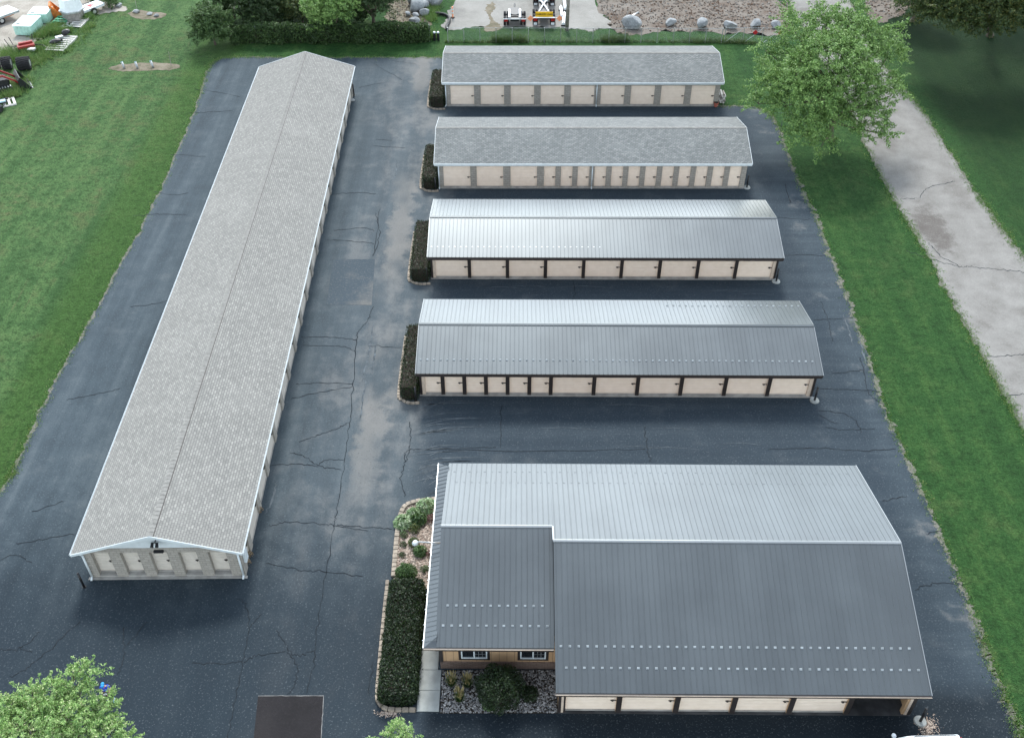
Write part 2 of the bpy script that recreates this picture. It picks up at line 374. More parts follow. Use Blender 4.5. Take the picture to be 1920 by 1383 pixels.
L['vine'] = leaf_mat('vine_leaf', [(0.010, 0.023, 0.010), (0.026, 0.055, 0.018), (0.052, 0.098, 0.029), (0.091, 0.156, 0.046)], .2, .5)

# ------------------------------------------------------------------ the ground
def smooth_path(pts, seg=6, jit=0, seed=0):
    """Catmull-Rom through points with small sideways raggedness"""
    rnd = random.Random(seed); out = []; n = len(pts)
    for i in range(n-1):
        p0, p1, p2, p3 = pts[max(i-1, 0)], pts[i], pts[i+1], pts[min(i+2, n-1)]
        for k in range(seg):
            t = k/seg; q = .5*((2*p1)+(p2-p0)*t+(2*p0-5*p1+4*p2-p3)*t*t+(3*p1-p0-3*p2+p3)*t**3)
            d = (p2-p1).normalized(); o = Vector((-d.y, d.x, 0))*rnd.gauss(0, jit) if jit else Vector((0, 0, 0))
            out.append(q+o)
    out.append(pts[-1].copy()); return out
def sheet(name, pts, z, m, kind='structure'):
    bm = bmesh.new(); vs = [bm.verts.new((p.x, p.y, z)) for p in pts]; f = bm.faces.new(vs)
    if f.normal.z < 0: f.normal_flip()
    bmesh.ops.triangulate(bm, faces=[f]); bmesh.ops.recalc_face_normals(bm, faces=bm.faces)
    if bm.faces[:][0].normal.z < 0: bmesh.ops.reverse_faces(bm, faces=bm.faces)
    me = bpy.data.meshes.new(name); bm.to_mesh(me); bm.free(); me.materials.append(m)
    return tag(link(bpy.data.objects.new(name, me)), kind=kind)
def PX(*uv): return [G(u, v) for u, v in uv]

g = MB(); S = 60
for i in range(-20, 20):
    for j in range(-8, 26): g.face([(i*S, j*S, 0), (i*S+S, j*S, 0), (i*S+S, j*S+S, 0), (i*S, j*S+S, 0)])
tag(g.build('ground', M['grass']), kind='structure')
# asphalt lot
lot_left = smooth_path([Vector((-36, 12, 0)), Vector((-35.2, 30, 0))]+PX((0, 922), (32, 868), (100, 722), (200, 545), (300, 356), (366, 205), (384, 145), (405, 114), (440, 107)), 14, .07, 1)
lot_top = smooth_path(PX((440, 107), (620, 108), (828, 108), (900, 110)), 14, .06, 2)
lot_notch = [Vector((0, 95, 0)), Vector((19, 94.5, 0))]
lot_right = smooth_path(PX((1345, 199), (1425, 203), (1452, 224), (1472, 272), (1502, 350), (1532, 412), (1562, 490), (1600, 590), (1632, 682), (1660, 768), (1692, 842), (1738, 944), (1786, 1060), (1830, 1168), (1852, 1232), (1876, 1290), (1902, 1346), (1916, 1390), (1950, 1500))+[Vector((27.5, 8, 0))], 14, .08, 3)
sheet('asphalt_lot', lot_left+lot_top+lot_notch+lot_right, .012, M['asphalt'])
# road on the right
road_l = smooth_path(PX((1466, -20), (1500, 40), (1560, 150), (1608, 238), (1660, 346), (1700, 412), (1736, 473), (1796, 582), (1844, 669), (1879, 734), (1920, 807))+[G(2010, 980)], 12, .09, 4)
road_r = smooth_path(PX((1590, -20), (1612, 50), (1659, 124), (1698, 171), (1741, 226), (1822, 350), (1860, 405), (1920, 486))+[G(2060, 680)], 12, .09, 5)
a0, a1 = G(1466, -20), G(1590, -20)
sheet('road', [a0+Vector((-24, 120, 0))]+road_l+list(reversed(road_r))+[a1+Vector((-14, 120, 0))], .012, M['road'])
# yards at the back
sheet('dirt_yard', smooth_path([G(-260, 260)]+PX((-60, 190), (0, 128), (30, 98), (62, 78), (100, 60), (128, 44), (165, 32), (188, 16), (205, -4), (225, -40)), 10, .25, 6)+[G(160, -120), G(-700, -120), G(-800, 260)], .012, M['yard'])
sheet('yard_slab', [G(862, -60)]+smooth_path(PX((858, -20), (850, 8), (842, 20), (838, 34), (828, 50), (850, 57), (890, 50), (935, 51), (1000, 50), (1062, 53), (1090, 56), (1108, 60), (1120, 55), (1148, 53), (1143, 40), (1122, 18), (1112, -20)), 8, .12, 7)+[G(1110, -60)], .012, M['yard_concrete'])
sheet('rubble_field', [G(1106, -120)]+smooth_path(PX((1112, -20), (1122, 18), (1143, 40), (1150, 58), (1195, 66), (1260, 58), (1330, 62), (1400, 62), (1470, 66), (1478, 40), (1455, -20)), 8, .25, 8)+[G(1450, -120)], .018, M['rubble'])
sheet('rubble_shoulder', smooth_path(PX((1618, -40), (1624, 20), (1640, 40), (1672, 36), (1720, 0), (1730, -40)), 8, .2, 9), .016, M['rubble'])
sheet('dry_slope', smooth_path(PX((740, -40), (728, 10), (724, 34), (745, 62), (800, 62), (806, 40), (812, 12), (828, -40)), 8, .2, 10), .016, M['brush'])
sheet('bare_soil', smooth_path(PX((206, 127), (226, 121), (262, 119), (300, 118), (330, 121), (338, 127), (318, 131), (270, 133), (232, 134), (206, 130), (206, 127)), 6, .08, 11)[:-1], .016, M['brush'])
sheet('bare_soil', smooth_path(PX((238, 26), (258, 20), (300, 24), (310, 30), (290, 36), (258, 35), (238, 26)), 6, .1, 12)[:-1], .016, M['brush'])
sheet('bare_soil', smooth_path(PX((172, 22), (200, 8), (232, 12), (236, 20), (205, 24), (172, 28), (172, 22)), 6, .1, 13)[:-1], .016, M['yard'])
sheet('spilled_soil', smooth_path(PX((913, 10), (925, 4), (928, 16), (922, 24), (924, 38), (936, 46), (942, 54), (915, 60), (908, 52), (918, 44), (914, 28), (910, 20), (913, 10)), 6, .1, 14)[:-1], .020, M['brush'])
# asphalt repairs
sheet('asphalt_patch', PX((484, 1304), (607, 1304))+[G(601, 1400), G(474, 1400)], .020, M['patch'])
pl_ = MB()
def ribbon(mb, pts, wd, z, seed=0, jit=0, taper=False):
    rnd = random.Random(seed); L_, R_ = [], []
    n = len(pts)
    for i, p in enumerate(pts):
        d = (pts[min(i+1, n-1)]-pts[max(i-1, 0)]); d.z = 0; d.normalize(); o = Vector((-d.y, d.x, 0))
        ww = wd*(1+rnd.uniform(-.5, .5))*.5
        if taper: ww *= max(.12, math.sin(math.pi*(i+.5)/n))
        q = p+o*rnd.gauss(0, jit); L_.append(q+o*ww); R_.append(q-o*ww)
    for i in range(n-1):
        mb.face([(*L_[i].xy, z), (*R_[i].xy, z), (*R_[i+1].xy, z), (*L_[i+1].xy, z)])
pe = PX((484, 1304), (607, 1304))+[G(601, 1400)]
for i_ in (0, 1): ribbon(pl_, [pe[i_].lerp(pe[i_+1], k_/14) for k_ in range(15)], .035, .022, 3, .006)
tag(pl_.build('patch_edge', M['pale_line']), kind='structure')
sheet('asphalt_patch', PX((625, 487), (703, 486), (697, 572), (612, 571)), .020, M['patch_blue'])
cracks = [
 [(705, 400), (712, 440), (700, 480)], [(712, 392), (700, 480)], [(700, 575), (690, 600), (672, 622), (668, 650), (660, 740), (655, 800), (645, 870), (632, 960), (626, 985), (612, 1070), (598, 1150), (590, 1230), (575, 1300)],
 [(620, 365), (665, 362), (705, 364)], [(612, 450), (665, 453), (702, 457)], [(625, 432), (680, 428), (702, 434)], [(565, 632), (625, 632), (670, 638)], [(568, 648), (640, 650), (668, 660)],
 [(690, 649), (752, 652)], [(555, 720), (600, 718), (662, 720)], [(545, 748), (600, 736), (660, 726)], [(560, 828), (600, 815), (640, 800), (652, 792)], [(545, 848), (570, 855), (595, 872), (610, 862), (645, 862)],
 [(500, 873), (560, 870), (605, 875), (640, 880)], [(540, 978), (600, 982), (630, 985), (690, 996)], [(632, 985), (680, 988), (735, 992)], [(500, 1055), (560, 1068), (610, 1072), (680, 1080)],
 [(505, 985), (540, 978)], [(445, 1122), (460, 1132), (468, 1172), (456, 1240), (440, 1320), (425, 1383)], [(468, 1175), (492, 1150)], [(456, 1240), (485, 1228), (535, 1221)], [(520, 1180), (538, 1215), (552, 1228), (570, 1226), (590, 1218)],
 [(538, 1222), (556, 1250), (555, 1280), (540, 1302)], [(456, 1240), (405, 1244), (360, 1243)], [(232, 1175), (232, 1230), (220, 1265)], [(275, 1165), (240, 1210)], [(150, 1165), (90, 1220), (60, 1245), (20, 1270)],
 [(75, 1185), (36, 1215), (0, 1218)], [(36, 1215), (60, 1222)], [(125, 750), (200, 735), (225, 728)], [(250, 405), (300, 402), (352, 403)], [(288, 360), (330, 366), (352, 362)], [(365, 168), (400, 172), (450, 182)], [(353, 212), (400, 210), (436, 208)],
 [(320, 290), (385, 294)], [(245, 575), (290, 570), (330, 560)], [(30, 1020), (80, 1010), (140, 1000)], [(60, 960), (120, 940)], [(0, 1050), (30, 1040), (60, 1055)],
 [(1440, 405), (1480, 410), (1525, 412)], [(1460, 480), (1500, 478), (1548, 480)], [(1472, 345), (1482, 380), (1480, 375)], [(1500, 205), (1470, 222), (1462, 260)], [(1525, 600), (1560, 598), (1600, 596)], [(1540, 565), (1552, 600), (1560, 640)],
 [(1520, 728), (1580, 730), (1650, 733)], [(1612, 670), (1620, 700), (1630, 740), (1660, 760)], [(1535, 770), (1580, 775), (1605, 790), (1615, 812)], [(1548, 802), (1590, 806), (1640, 804)], [(1535, 778), (1570, 795)], [(1440, 843), (1540, 840), (1600, 845), (1680, 842)],
 [(1210, 800), (1212, 830), (1220, 866)], [(940, 760), (938, 840)], [(758, 868), (764, 845), (800, 842), (930, 838)], [(758, 870), (752, 900), (760, 930)], [(768, 790), (770, 830), (760, 866)], [(800, 842), (1000, 846), (1210, 842)],
 [(1715, 1106), (1760, 1092), (1805, 1096)], [(1655, 940), (1700, 930)], [(1560, 700), (1620, 694)], [(700, 1240), (690, 1300)], [(1075, 525), (1078, 550), (1074, 558)], [(735, 115), (780, 120)], [(700, 120), (755, 150)], [(672, 165), (720, 155)], [(705, 262), (735, 264)], [(700, 274), (760, 278)], [(1735, 1000), (1765, 995)]]
cb = MB()
for i, c in enumerate(cracks):
    ribbon(cb, smooth_path(PX(*c), 9), .045, .026, i, .045)
tag(cb.build('asphalt_cracks', M['crack']), kind='structure')
sb = MB(); rnd = random.Random(5)
for i in range(34):
    u0 = rnd.uniform(765, 800); v0 = rnd.uniform(765, 935); ln = rnd.uniform(30, 130); cv = rnd.uniform(6, 16)
    ribbon(sb, smooth_path(PX((u0, v0), (u0+ln*.4, v0-cv), (u0+ln, v0-cv*1.2)), 8), rnd.uniform(.03, .07), .024, i, .01, True)
for i in range(16):
    u0 = rnd.uniform(800, 1480); v0 = rnd.choice([rnd.uniform(530, 556), rnd.uniform(755, 850), rnd.uniform(206, 217)]); ln = rnd.uniform(30, 120)
    ribbon(sb, smooth_path(PX((u0, v0), (u0+ln*.5, v0-2), (u0+ln, v0+3)), 6), .04, .024, i+60, .01, True)
for (u0, v0, u1, v1) in [(700, 605, 678, 720), (686, 700, 672, 800), (745, 300, 738, 340), (705, 640, 695, 700), (1580, 590, 1600, 650), (1605, 620, 1625, 690), (520, 900, 498, 965)]:
    ribbon(sb, smooth_path(PX((u0, v0), ((u0+u1)/2+2, (v0+v1)/2), (u1, v1)), 8), .12, .024, int(u0), .04, True)
tag(sb.build('tyre_scuffs', M['scuff']), kind='structure')
def m_edge(name, c1, c2, thr=.50):
    t = NT(name); x, y, z = t.xyz(t.uvc()); n = t.noise(1.1, 5, rough=.7); f = t.noise(7, 4, rough=.75)
    al = t.ma('GREATER_THAN', t.ma('ADD', t.ma('MULTIPLY', n, .75), t.ma('MULTIPLY', f, .35)), t.ma('ADD', thr, t.ma('MULTIPLY', t.ma('ABSOLUTE', y), .32)))
    t.done(t.mix(f, c1, c2), .95, 0, .1); tr = t.n('ShaderNodeBsdfTransparent'); mx = t.n('ShaderNodeMixShader'); t.put(mx.inputs[0], al)
    t.t.links.new(tr.outputs[0], mx.inputs[1]); t.t.links.new(t.b.outputs[0], mx.inputs[2]); t.t.links.new(mx.outputs[0], t.t.nodes['Material Output'].inputs[0]); return t.m
M['edge'] = m_edge('crumbling_edge', (.085, .085, .07), (.20, .195, .17))
M['track'] = m_edge('worn_turf', (.075, .10, .042), (.15, .165, .085), .60)
def edge_strip(name, path, wd, z):
    mb = MB(); n = len(path); P = []
    for i, p in enumerate(path):
        d = (path[min(i+2, n-1)]-path[max(i-2, 0)]); d.z = 0; d.normalize(); P.append((p, Vector((-d.y, d.x, 0))*wd/2))
    for i in range(n-1):
        (p, o), (q, o2) = P[i], P[i+1]
        mb.face([(*(p-o).xy, z), (*(q-o2).xy, z), (*(q+o2).xy, z), (*(p+o).xy, z)], [(i, -1), (i+1, -1), (i+1, 1), (i, 1)])
    tag(mb.build(name, M['edge' if name == 'crumbled_edge' else 'track'], None), kind='structure')
edge_strip('crumbled_edge', lot_left, .7, .017); edge_strip('crumbled_edge', lot_right, 1.3, .018); edge_strip('crumbled_edge', lot_top, .8, .019)
edge_strip('crumbled_edge', road_l, 1.0, .017); edge_strip('crumbled_edge', road_r, 1.0, .018)
rb = MB()
for i, c in enumerate([[(1700, 470), (1760, 490), (1800, 500), (1822, 500), (1870, 505), (1920, 510)], [(1690, 372), (1720, 372), (1740, 352), (1790, 340)], [(1850, 668), (1900, 666), (1930, 664)], [(1890, 740), (1940, 742)], [(1740, 455), (1764, 480), (1800, 500)]]):
    ribbon(rb, smooth_path(PX(*c), 9), .06, .018, i, .06)
tag(rb.build('road_cracks', M['crack']), kind='structure')

# ------------------------------------------------------------------ foliage builders
def leaves(centres, size, rng, up=.35, out=None, aspect=.55):
    """diamond leaves at the given centres -> (N*4,3) vertices"""
    n = len(centres); nrm = rng.normal(size=(n, 3)); nrm /= np.linalg.norm(nrm, axis=1)[:, None]
    nrm[:, 2] += up*2
    if out is not None: nrm += out*.7
    nrm /= np.linalg.norm(nrm, axis=1)[:, None]
    a = np.cross(nrm, rng.normal(size=(n, 3))); a /= np.linalg.norm(a, axis=1)[:, None]+1e-9
    b = np.cross(nrm, a); s = size*rng.uniform(.6, 1.35, size=(n, 1))
    q = np.empty((n, 4, 3)); q[:, 0] = centres+a*s*.5; q[:, 1] = centres+b*s*.5*aspect+nrm*s*.08; q[:, 2] = centres-a*s*.5; q[:, 3] = centres-b*s*.5*aspect+nrm*s*.08
    return q.reshape(-1, 3)
def crown(lobes, n, size, rng, clump=.7, shell=.55, up=.35, aspect=.55, per=30, length=1.2):
    """lobes: (x,y,z,rx,ry,rz). Leaves sit along feathery shoots that grow outwards and upwards from each lobe"""
    lob = np.array(lobes, float); vol = (lob[:, 3]*lob[:, 4]*lob[:, 5])**(2/3); pr = vol/vol.sum()
    nc = max(6, n//per); which = rng.choice(len(lob), nc, p=pr)
    d = rng.normal(size=(nc, 3)); d /= np.linalg.norm(d, axis=1)[:, None]
    d[:, 2] = np.where(d[:, 2] < -.45, -d[:, 2]*.5, d[:, 2])
    r = shell+(1.0-shell)*rng.random((nc, 1))**.7
    cc = lob[which, :3]+d*r*lob[which, 3:]
    sd = d*np.array([1, 1, .55])+np.array([0, 0, .28])+rng.normal(size=(nc, 3))*.35; sd /= np.linalg.norm(sd, axis=1)[:, None]
    ln = length*rng.uniform(.5, 1.25, (nc, 1))
    k = rng.choice(nc, n); t = rng.random((n, 1))**.85
    droop = np.zeros((n, 3)); droop[:, 2] = -(t[:, 0]**2)*.22*ln[k, 0]
    pts = cc[k]+sd[k]*ln[k]*t+droop+rng.normal(size=(n, 3))*np.array([1, 1, .6])*clump*(1.1-.75*t)
    return leaves(pts, size, rng, up, sd[k]*.6, aspect), cc
def dome_lobes(n, rx, ry, h, seed):
    rnd = random.Random(seed); out = [(0, 0, h*.38, rx*.62, ry*.62, h*.4)]
    for i in range(n):
        a = 6.283*(i*.618 % 1); t = (i+.5)/n; k = .68*math.sqrt(1-t*.85)*rnd.uniform(.8, 1.15); q = rnd.uniform(.3, .46)
        out.append((rx*k*math.cos(a), ry*k*math.sin(a), h*(.18+.58*t), rx*q, ry*q, h*q*.5))
    return out
def limbs_mesh(base, lobes, h0, r0, seed, cc=None, twigs=60):
    mb = MB(); rnd = random.Random(seed); b = Vector(base)
    top = Vector(np.mean(np.array(lobes)[:, :3], axis=0)); tip = Vector((top.x*.6+b.x*.4, top.y*.6+b.y*.4, b.z+(top.z-b.z)*1.05)); fork = b.lerp(tip, h0)
    path = smooth_path([b, b.lerp(fork, .5)+Vector((rnd.uniform(-.1, .1), rnd.uniform(-.1, .1), 0)), fork, tip], 4)
    mb.cyl(b-Vector((0, 0, .1)), b+Vector((0, 0, .35)), r0*1.6, r0*1.05, 10); mb.tube(path, r0, 9, r0*.3)
    ends = []
    for l in lobes:
        p = Vector(l[:3]); s = path[rnd.randrange(len(path)//2, len(path)-1)]
        mid = s.lerp(p, .5)+Vector((rnd.uniform(-.4, .4), rnd.uniform(-.4, .4), rnd.uniform(-.2, .5)))
        pp = smooth_path([s, mid, p], 4); mb.tube(pp, r0*.38, 6, r0*.12); ends.append(pp)
    if cc is not None:
        for k in range(min(twigs, len(cc))):
            c = Vector(cc[rnd.randrange(len(cc))]); bp = min((q for e in ends for q in e), key=lambda q: (q-c).length)
            mb.cyl(bp, bp.lerp(c, .55)+Vector((0, 0, .15)), r0*.11, r0*.07, 4, False); mb.cyl(bp.lerp(c, .55)+Vector((0, 0, .15)), c, r0*.07, r0*.025, 4, False)
    return mb
def tree(name, label, loc, lobes, n, size, leafm, r0=.25, seed=1, h0=.45, clump=.7, cat='tree', group=None, shell=.5, twigs=60, up=.35, aspect=.5, per=30, length=1.2, crown_name='crown', trunk_name='trunk'):
    rng = np.random.default_rng(seed)
    root = thing(name, label, cat, loc, 0, group)
    v, cc = crown(lobes, n, size, rng, clump, shell, up, aspect, per, length)
    fast_mesh(crown_name, v, 4, leafm, root)
    limbs_mesh((0, 0, 0), lobes, h0, r0, seed, cc, twigs).build(trunk_name, M['bark'], root, True)
    return root
def rand_lobes(n, rx, ry, z0, z1, seed, rl=.42):
    rnd = random.Random(seed); out = [(0, 0, (z0+z1)/2+.1*(z1-z0), rx*.6, ry*.6, (z1-z0)*.36)]
    for i in range(n):
        a = 6.283*(i+rnd.random()*.7)/n*2.4; t = rnd.random(); z = z0+(z1-z0)*(.22+.66*t); k = (.72-.42*abs(t-.35))*rnd.uniform(.75, 1.15)
        q = rl*rnd.uniform(.7, 1.2)
        out.append((rx*k*math.cos(a), ry*k*math.sin(a), z, rx*q, ry*q, (z1-z0)*q*.55))
    return out
def hedge_leaves(hx, hy, h, n, size, rng, round_=.35, low=0.05):
    """leaves on the skin of a clipped, rounded block centred on 0"""
    p = rng.uniform(-1, 1, size=(n*2, 3)); ax = rng.choice(3, n*2, p=[hy*h/(hx*hy*1.2+hx*h+hy*h), hx*h/(hx*hy*1.2+hx*h+hy*h), 1-(hy*h+hx*h)/(hx*hy*1.2+hx*h+hy*h)])
    sg = np.where(rng.random(n*2) < .5, -1., 1.); p[np.arange(n*2), ax] = np.where(ax == 2, 1, sg)
    q = p*np.array([hx, hy, h/2]); rr = min(round_, hx*.9, hy*.9, h*.45)
    core = np.clip(q, [-hx+rr, -hy+rr, -9], [hx-rr, hy-rr, h/2-rr]); d = q-core; ln = np.linalg.norm(d, axis=1)[:, None]+1e-9
    k = ln > rr*.999; q = np.where(k, core+d/ln*rr, q); out = d/ln
    w = 1+.05*np.sin(q[:, :1]*5.1+q[:, 1:2]*3.3)+.04*np.sin(q[:, 1:2]*7+q[:, 2:3]*6)
    q = core+(q-core)*w; q[:, 2] += h/2; q += rng.normal(size=q.shape)*.05+out*np.maximum(0, rng.normal(size=(len(q), 1))-1.5)*.09
    sel = q[:, 2] > low; q, out = q[sel][:n], out[sel][:n]
    return leaves(q, size, rng, .15, out, .5)
def hedge_core(hx, hy, h, inset=.1):
    mb = MB(); mb.box(-hx+inset, hx-inset, -hy+inset, hy-inset, 0, h-inset); return mb
def tufts(path_pts, n, rng, hh=.14, spread=.18, k=4):
    """grass blades (triangles) scattered beside a polyline"""
    P = np.array([[p.x, p.y] for p in path_pts]); seg = rng.integers(0, len(P)-1, n); t = rng.random((n, 1))
    c = P[seg]*(1-t)+P[seg+1]*t+rng.normal(size=(n, 2))*spread
    c = np.repeat(c, k, axis=0)+rng.normal(size=(n*k, 2))*.05; m = n*k
    a = rng.uniform(0, 6.28, m); h = hh*rng.uniform(.5, 1.4, m); wd = .022*rng.uniform(.6, 1.4, m)
    lean = rng.normal(size=(m, 2))*hh*.6
    v = np.zeros((m, 3, 3)); v[:, 0, :2] = c+np.c_[np.cos(a), np.sin(a)]*wd[:, None]; v[:, 1, :2] = c-np.c_[np.cos(a), np.sin(a)]*wd[:, None]
    v[:, 2, :2] = c+lean; v[:, 2, 2] = h; v[:, 0, 2] = v[:, 1, 2] = .0
    return v.reshape(-1, 3)
rng0 = np.random.default_rng(77)
tv = np.concatenate([tufts(lot_left, 3000, rng0, .07, .2), tufts(lot_right, 4000, rng0, .07, .2), tufts(lot_top, 1500, rng0, .08, .2),
                     tufts(road_l, 3500, rng0, .09, .25), tufts(road_r, 3000, rng0, .09, .25)])
tag(fast_mesh('grass_tufts', tv, 3, L['tuft']), 'short ragged grass blades along the lot and road edges', 'grass', kind='stuff')
def weeds(name, label, regions, m=L['weed'], seed=3):
    rng = np.random.default_rng(seed); out = []
    for (pts, n, hh, sp) in regions: out.append(tufts(smooth_path(PX(*pts), 4), n, rng, hh, sp, 7)*np.array([1, 1, 1]))
    return tag(fast_mesh(name, np.concatenate(out), 3, m), label, 'weeds', kind='stuff')
for pts_, w_ in (([(306, 150), (290, 175), (262, 222), (228, 285), (200, 335), (178, 372)], .9), ([(145, 185), (128, 215), (108, 262)], .7), ([(200, 140), (150, 200), (80, 300), (0, 420)], 1.0), ([(60, 225), (0, 312)], .8), ([(262, 120), (230, 125), (300, 112)], .8)):
    edge_strip('worn_track', smooth_path(PX(*pts_), 10, .05, 5), w_, .008+.0006*len(pts_))
weeds('fence_weeds', 'dark green weeds growing along the foot of the chain link fence', [([(836, 80), (960, 79), (1100, 79), (1250, 79), (1340, 80), (1420, 82)], 650, .3, .15), ([(925, 78), (985, 77)], 250, .7, .2), ([(1130, 78), (1175, 77)], 220, .7, .2), ([(1290, 78), (1400, 80)], 200, .5, .2)])
weeds('yard_weeds', 'tall pale weeds growing among the scrap in the yard', [([(0, 100), (40, 104), (70, 90), (100, 95)], 500, .6, .7), ([(70, 70), (90, 62), (110, 50)], 350, .6, .5), ([(120, 30), (150, 32), (165, 34)], 260, .7, .5), ([(0, 172), (30, 178), (40, 150)], 260, .6, .5), ([(60, 125), (90, 105), (130, 90), (170, 45)], 500, .35, .5), ([(100, 62), (130, 60)], 200, .6, .4), ([(0, 108), (30, 112), (60, 112)], 250, .5, .4)], L['tuft'], 4)
weeds('slope_weeds', 'yellowish weeds covering the end of the vine hedge', [([(745, 70), (775, 66), (800, 66)], 700, .7, .5), ([(800, 74), (812, 70)], 160, .6, .3), ([(805, 40), (812, 20), (818, 2)], 260, .5, .4)], L['tuft'], 6)
# ------------------------------------------------------------------ storage buildings
door_cache = {}
def put_door(parent, x, y, wd, h, z=.04, rotz=0, latch_side=1, mk='door'):
    """a roll-up door (> handle) with its lower left corner at x, y of the wall"""
    key = (round(wd, 2), round(h, 2), latch_side, mk)
    if key not in door_cache:
        mb = MB(); n = int(h/.155)
        mb.box(0, wd, 0, .04, 0, h)
        a = mb.build('door', M[mk]); mb2 = MB(); lx = wd-.30 if latch_side > 0 else .06
        mb2.box(lx, lx+.34, -.035, -.002, .98, 1.04); mb2.box(lx+.05, lx+.15, -.055, -.036, .94, 1.08)
        b = mb2.build('handle', M['latch'])
        mb3 = MB(); mb3.box(0, wd, -.05, -.002, 0, .09); c = mb3.build('bottom_bar', M['sill'])
        door_cache[key] = (a.data, b.data, c.data)
        for o in (a, b, c): bpy.data.objects.remove(o)
    da, db, dc = door_cache[key]
    o = link(bpy.data.objects.new('door', da), parent); o.location = (x, y, z); o.rotation_euler = (0, 0, rotz)
    link(bpy.data.objects.new('handle', db), o); link(bpy.data.objects.new('bottom_bar', dc), o)
    return o
def slope(mb, x0, x1, ye, ze, yr, zr, th=.12, seg=1):
    """one roof plane from eave to ridge with thickness; uv: metres along eave, metres up slope"""
    ln = math.hypot(yr-ye, zr-ze)
    mb.face([(x0, ye, ze), (x1, ye, ze), (x1, yr, zr), (x0, yr, zr)], [(x0, 0), (x1, 0), (x1, ln), (x0, ln)])
    mb.face([(x0, ye, ze-th), (x0, yr, zr-th), (x1, yr, zr-th), (x1, ye, ze-th)], [(0, 0)]*4)
    mb.face([(x0, ye, ze-th), (x1, ye, ze-th), (x1, ye, ze), (x0, ye, ze)], [(0, 0)]*4)
    mb.face([(x0, ye, ze-th), (x0, ye, ze), (x0, yr, zr), (x0, yr, zr-th)], [(0, 0)]*4)
    mb.face([(x1, ye, ze-th), (x1, yr, zr-th), (x1, yr, zr), (x1, ye, ze)], [(0, 0)]*4)
def ribs(mb, x0, x1, ye, ze, yr, zr, sp=.3048, h=.017, wd=.055):
    d = Vector((0, yr-ye, zr-ze)); nn = Vector((0, -(zr-ze), yr-ye)).normalized()
    if nn.z < 0: nn = -nn
    n = int((x1-x0-.1)/sp)
    ox = (x1-x0-n*sp)/2; a = Vector((0, ye, ze))+nn*.001+d*.004; b = Vector((0, yr, zr))+nn*.001-d*.012; ln = d.length
    for i in range(n+1):
        x = x0+ox+i*sp
        q = [(x-wd/2, 0), (x-wd*.28, h), (x+wd*.28, h), (x+wd/2, 0)]
        for k in range(3):
            (xa, ha), (xb, hb) = q[k], q[k+1]
            pa, pb = nn*ha, nn*hb
            mb.face([Vector((xa, 0, 0))+a+pa, Vector((xb, 0, 0))+a+pb, Vector((xb, 0, 0))+b+pb, Vector((xa, 0, 0))+b+pa], [(xa, 0), (xb, 0), (xb, ln), (xa, ln)])
        mb.face([Vector((q[j][0], 0, 0))+a+nn*q[j][1] for j in range(4)], [(0, 0)]*4)
gme = None
def guards(parent, xs, t, ye, ze, yr, zr, stuff=False, faint=False):
    """snow guards across a slope at fraction t from the eave"""
    global gme
    if gme is None:
        mb = MB(); mb.box(-.065, .065, -.045, .055, 0, .03); mb.box(-.065, .065, .02, .04, .031, .07)
        o = mb.build('snow_guard', M['guard']); gme = o.data; bpy.data.objects.remove(o)
    y, z = ye+(yr-ye)*t, ze+(zr-ze)*t; an = math.atan2(zr-ze, yr-ye)
    if an > math.pi/2: an -= math.pi
    out = []
    if stuff:
        mb = MB()
        for x in xs: mb.box(-.06, .06, -.04, .04, 0, .010, Matrix.Translation((x, y, z+.004)) @ Matrix.Rotation(an, 4, 'X'))
        o = mb.build('snow_guard', M['roof_metal'], parent); o['kind'] = 'stuff'; return
    me = gme
    if faint:
        fb = MB(); fb.box(-.06, .06, -.04, .05, 0, .012); fo = fb.build('snow_guard', M['trim_metal']); me = fo.data; bpy.data.objects.remove(fo)
    for x in xs:
        o = link(bpy.data.objects.new('snow_guard', me), parent); o.location = (x, y, z+.003); o.rotation_euler = (an, 0, 0)
def downspout(parent, x, y, ztop, dirx=0, diry=-.0):
    mb = MB(); mb.tube([Vector((x, y-.30, ztop-.1)), Vector((x, y-.28, ztop-.18)), Vector((x, y-.06, ztop-.42)), Vector((x, y-.06, .16)), Vector((x+dirx, y-.3, .06))], .055, 8)
    return mb.build('downspout', M['white'], parent, True)
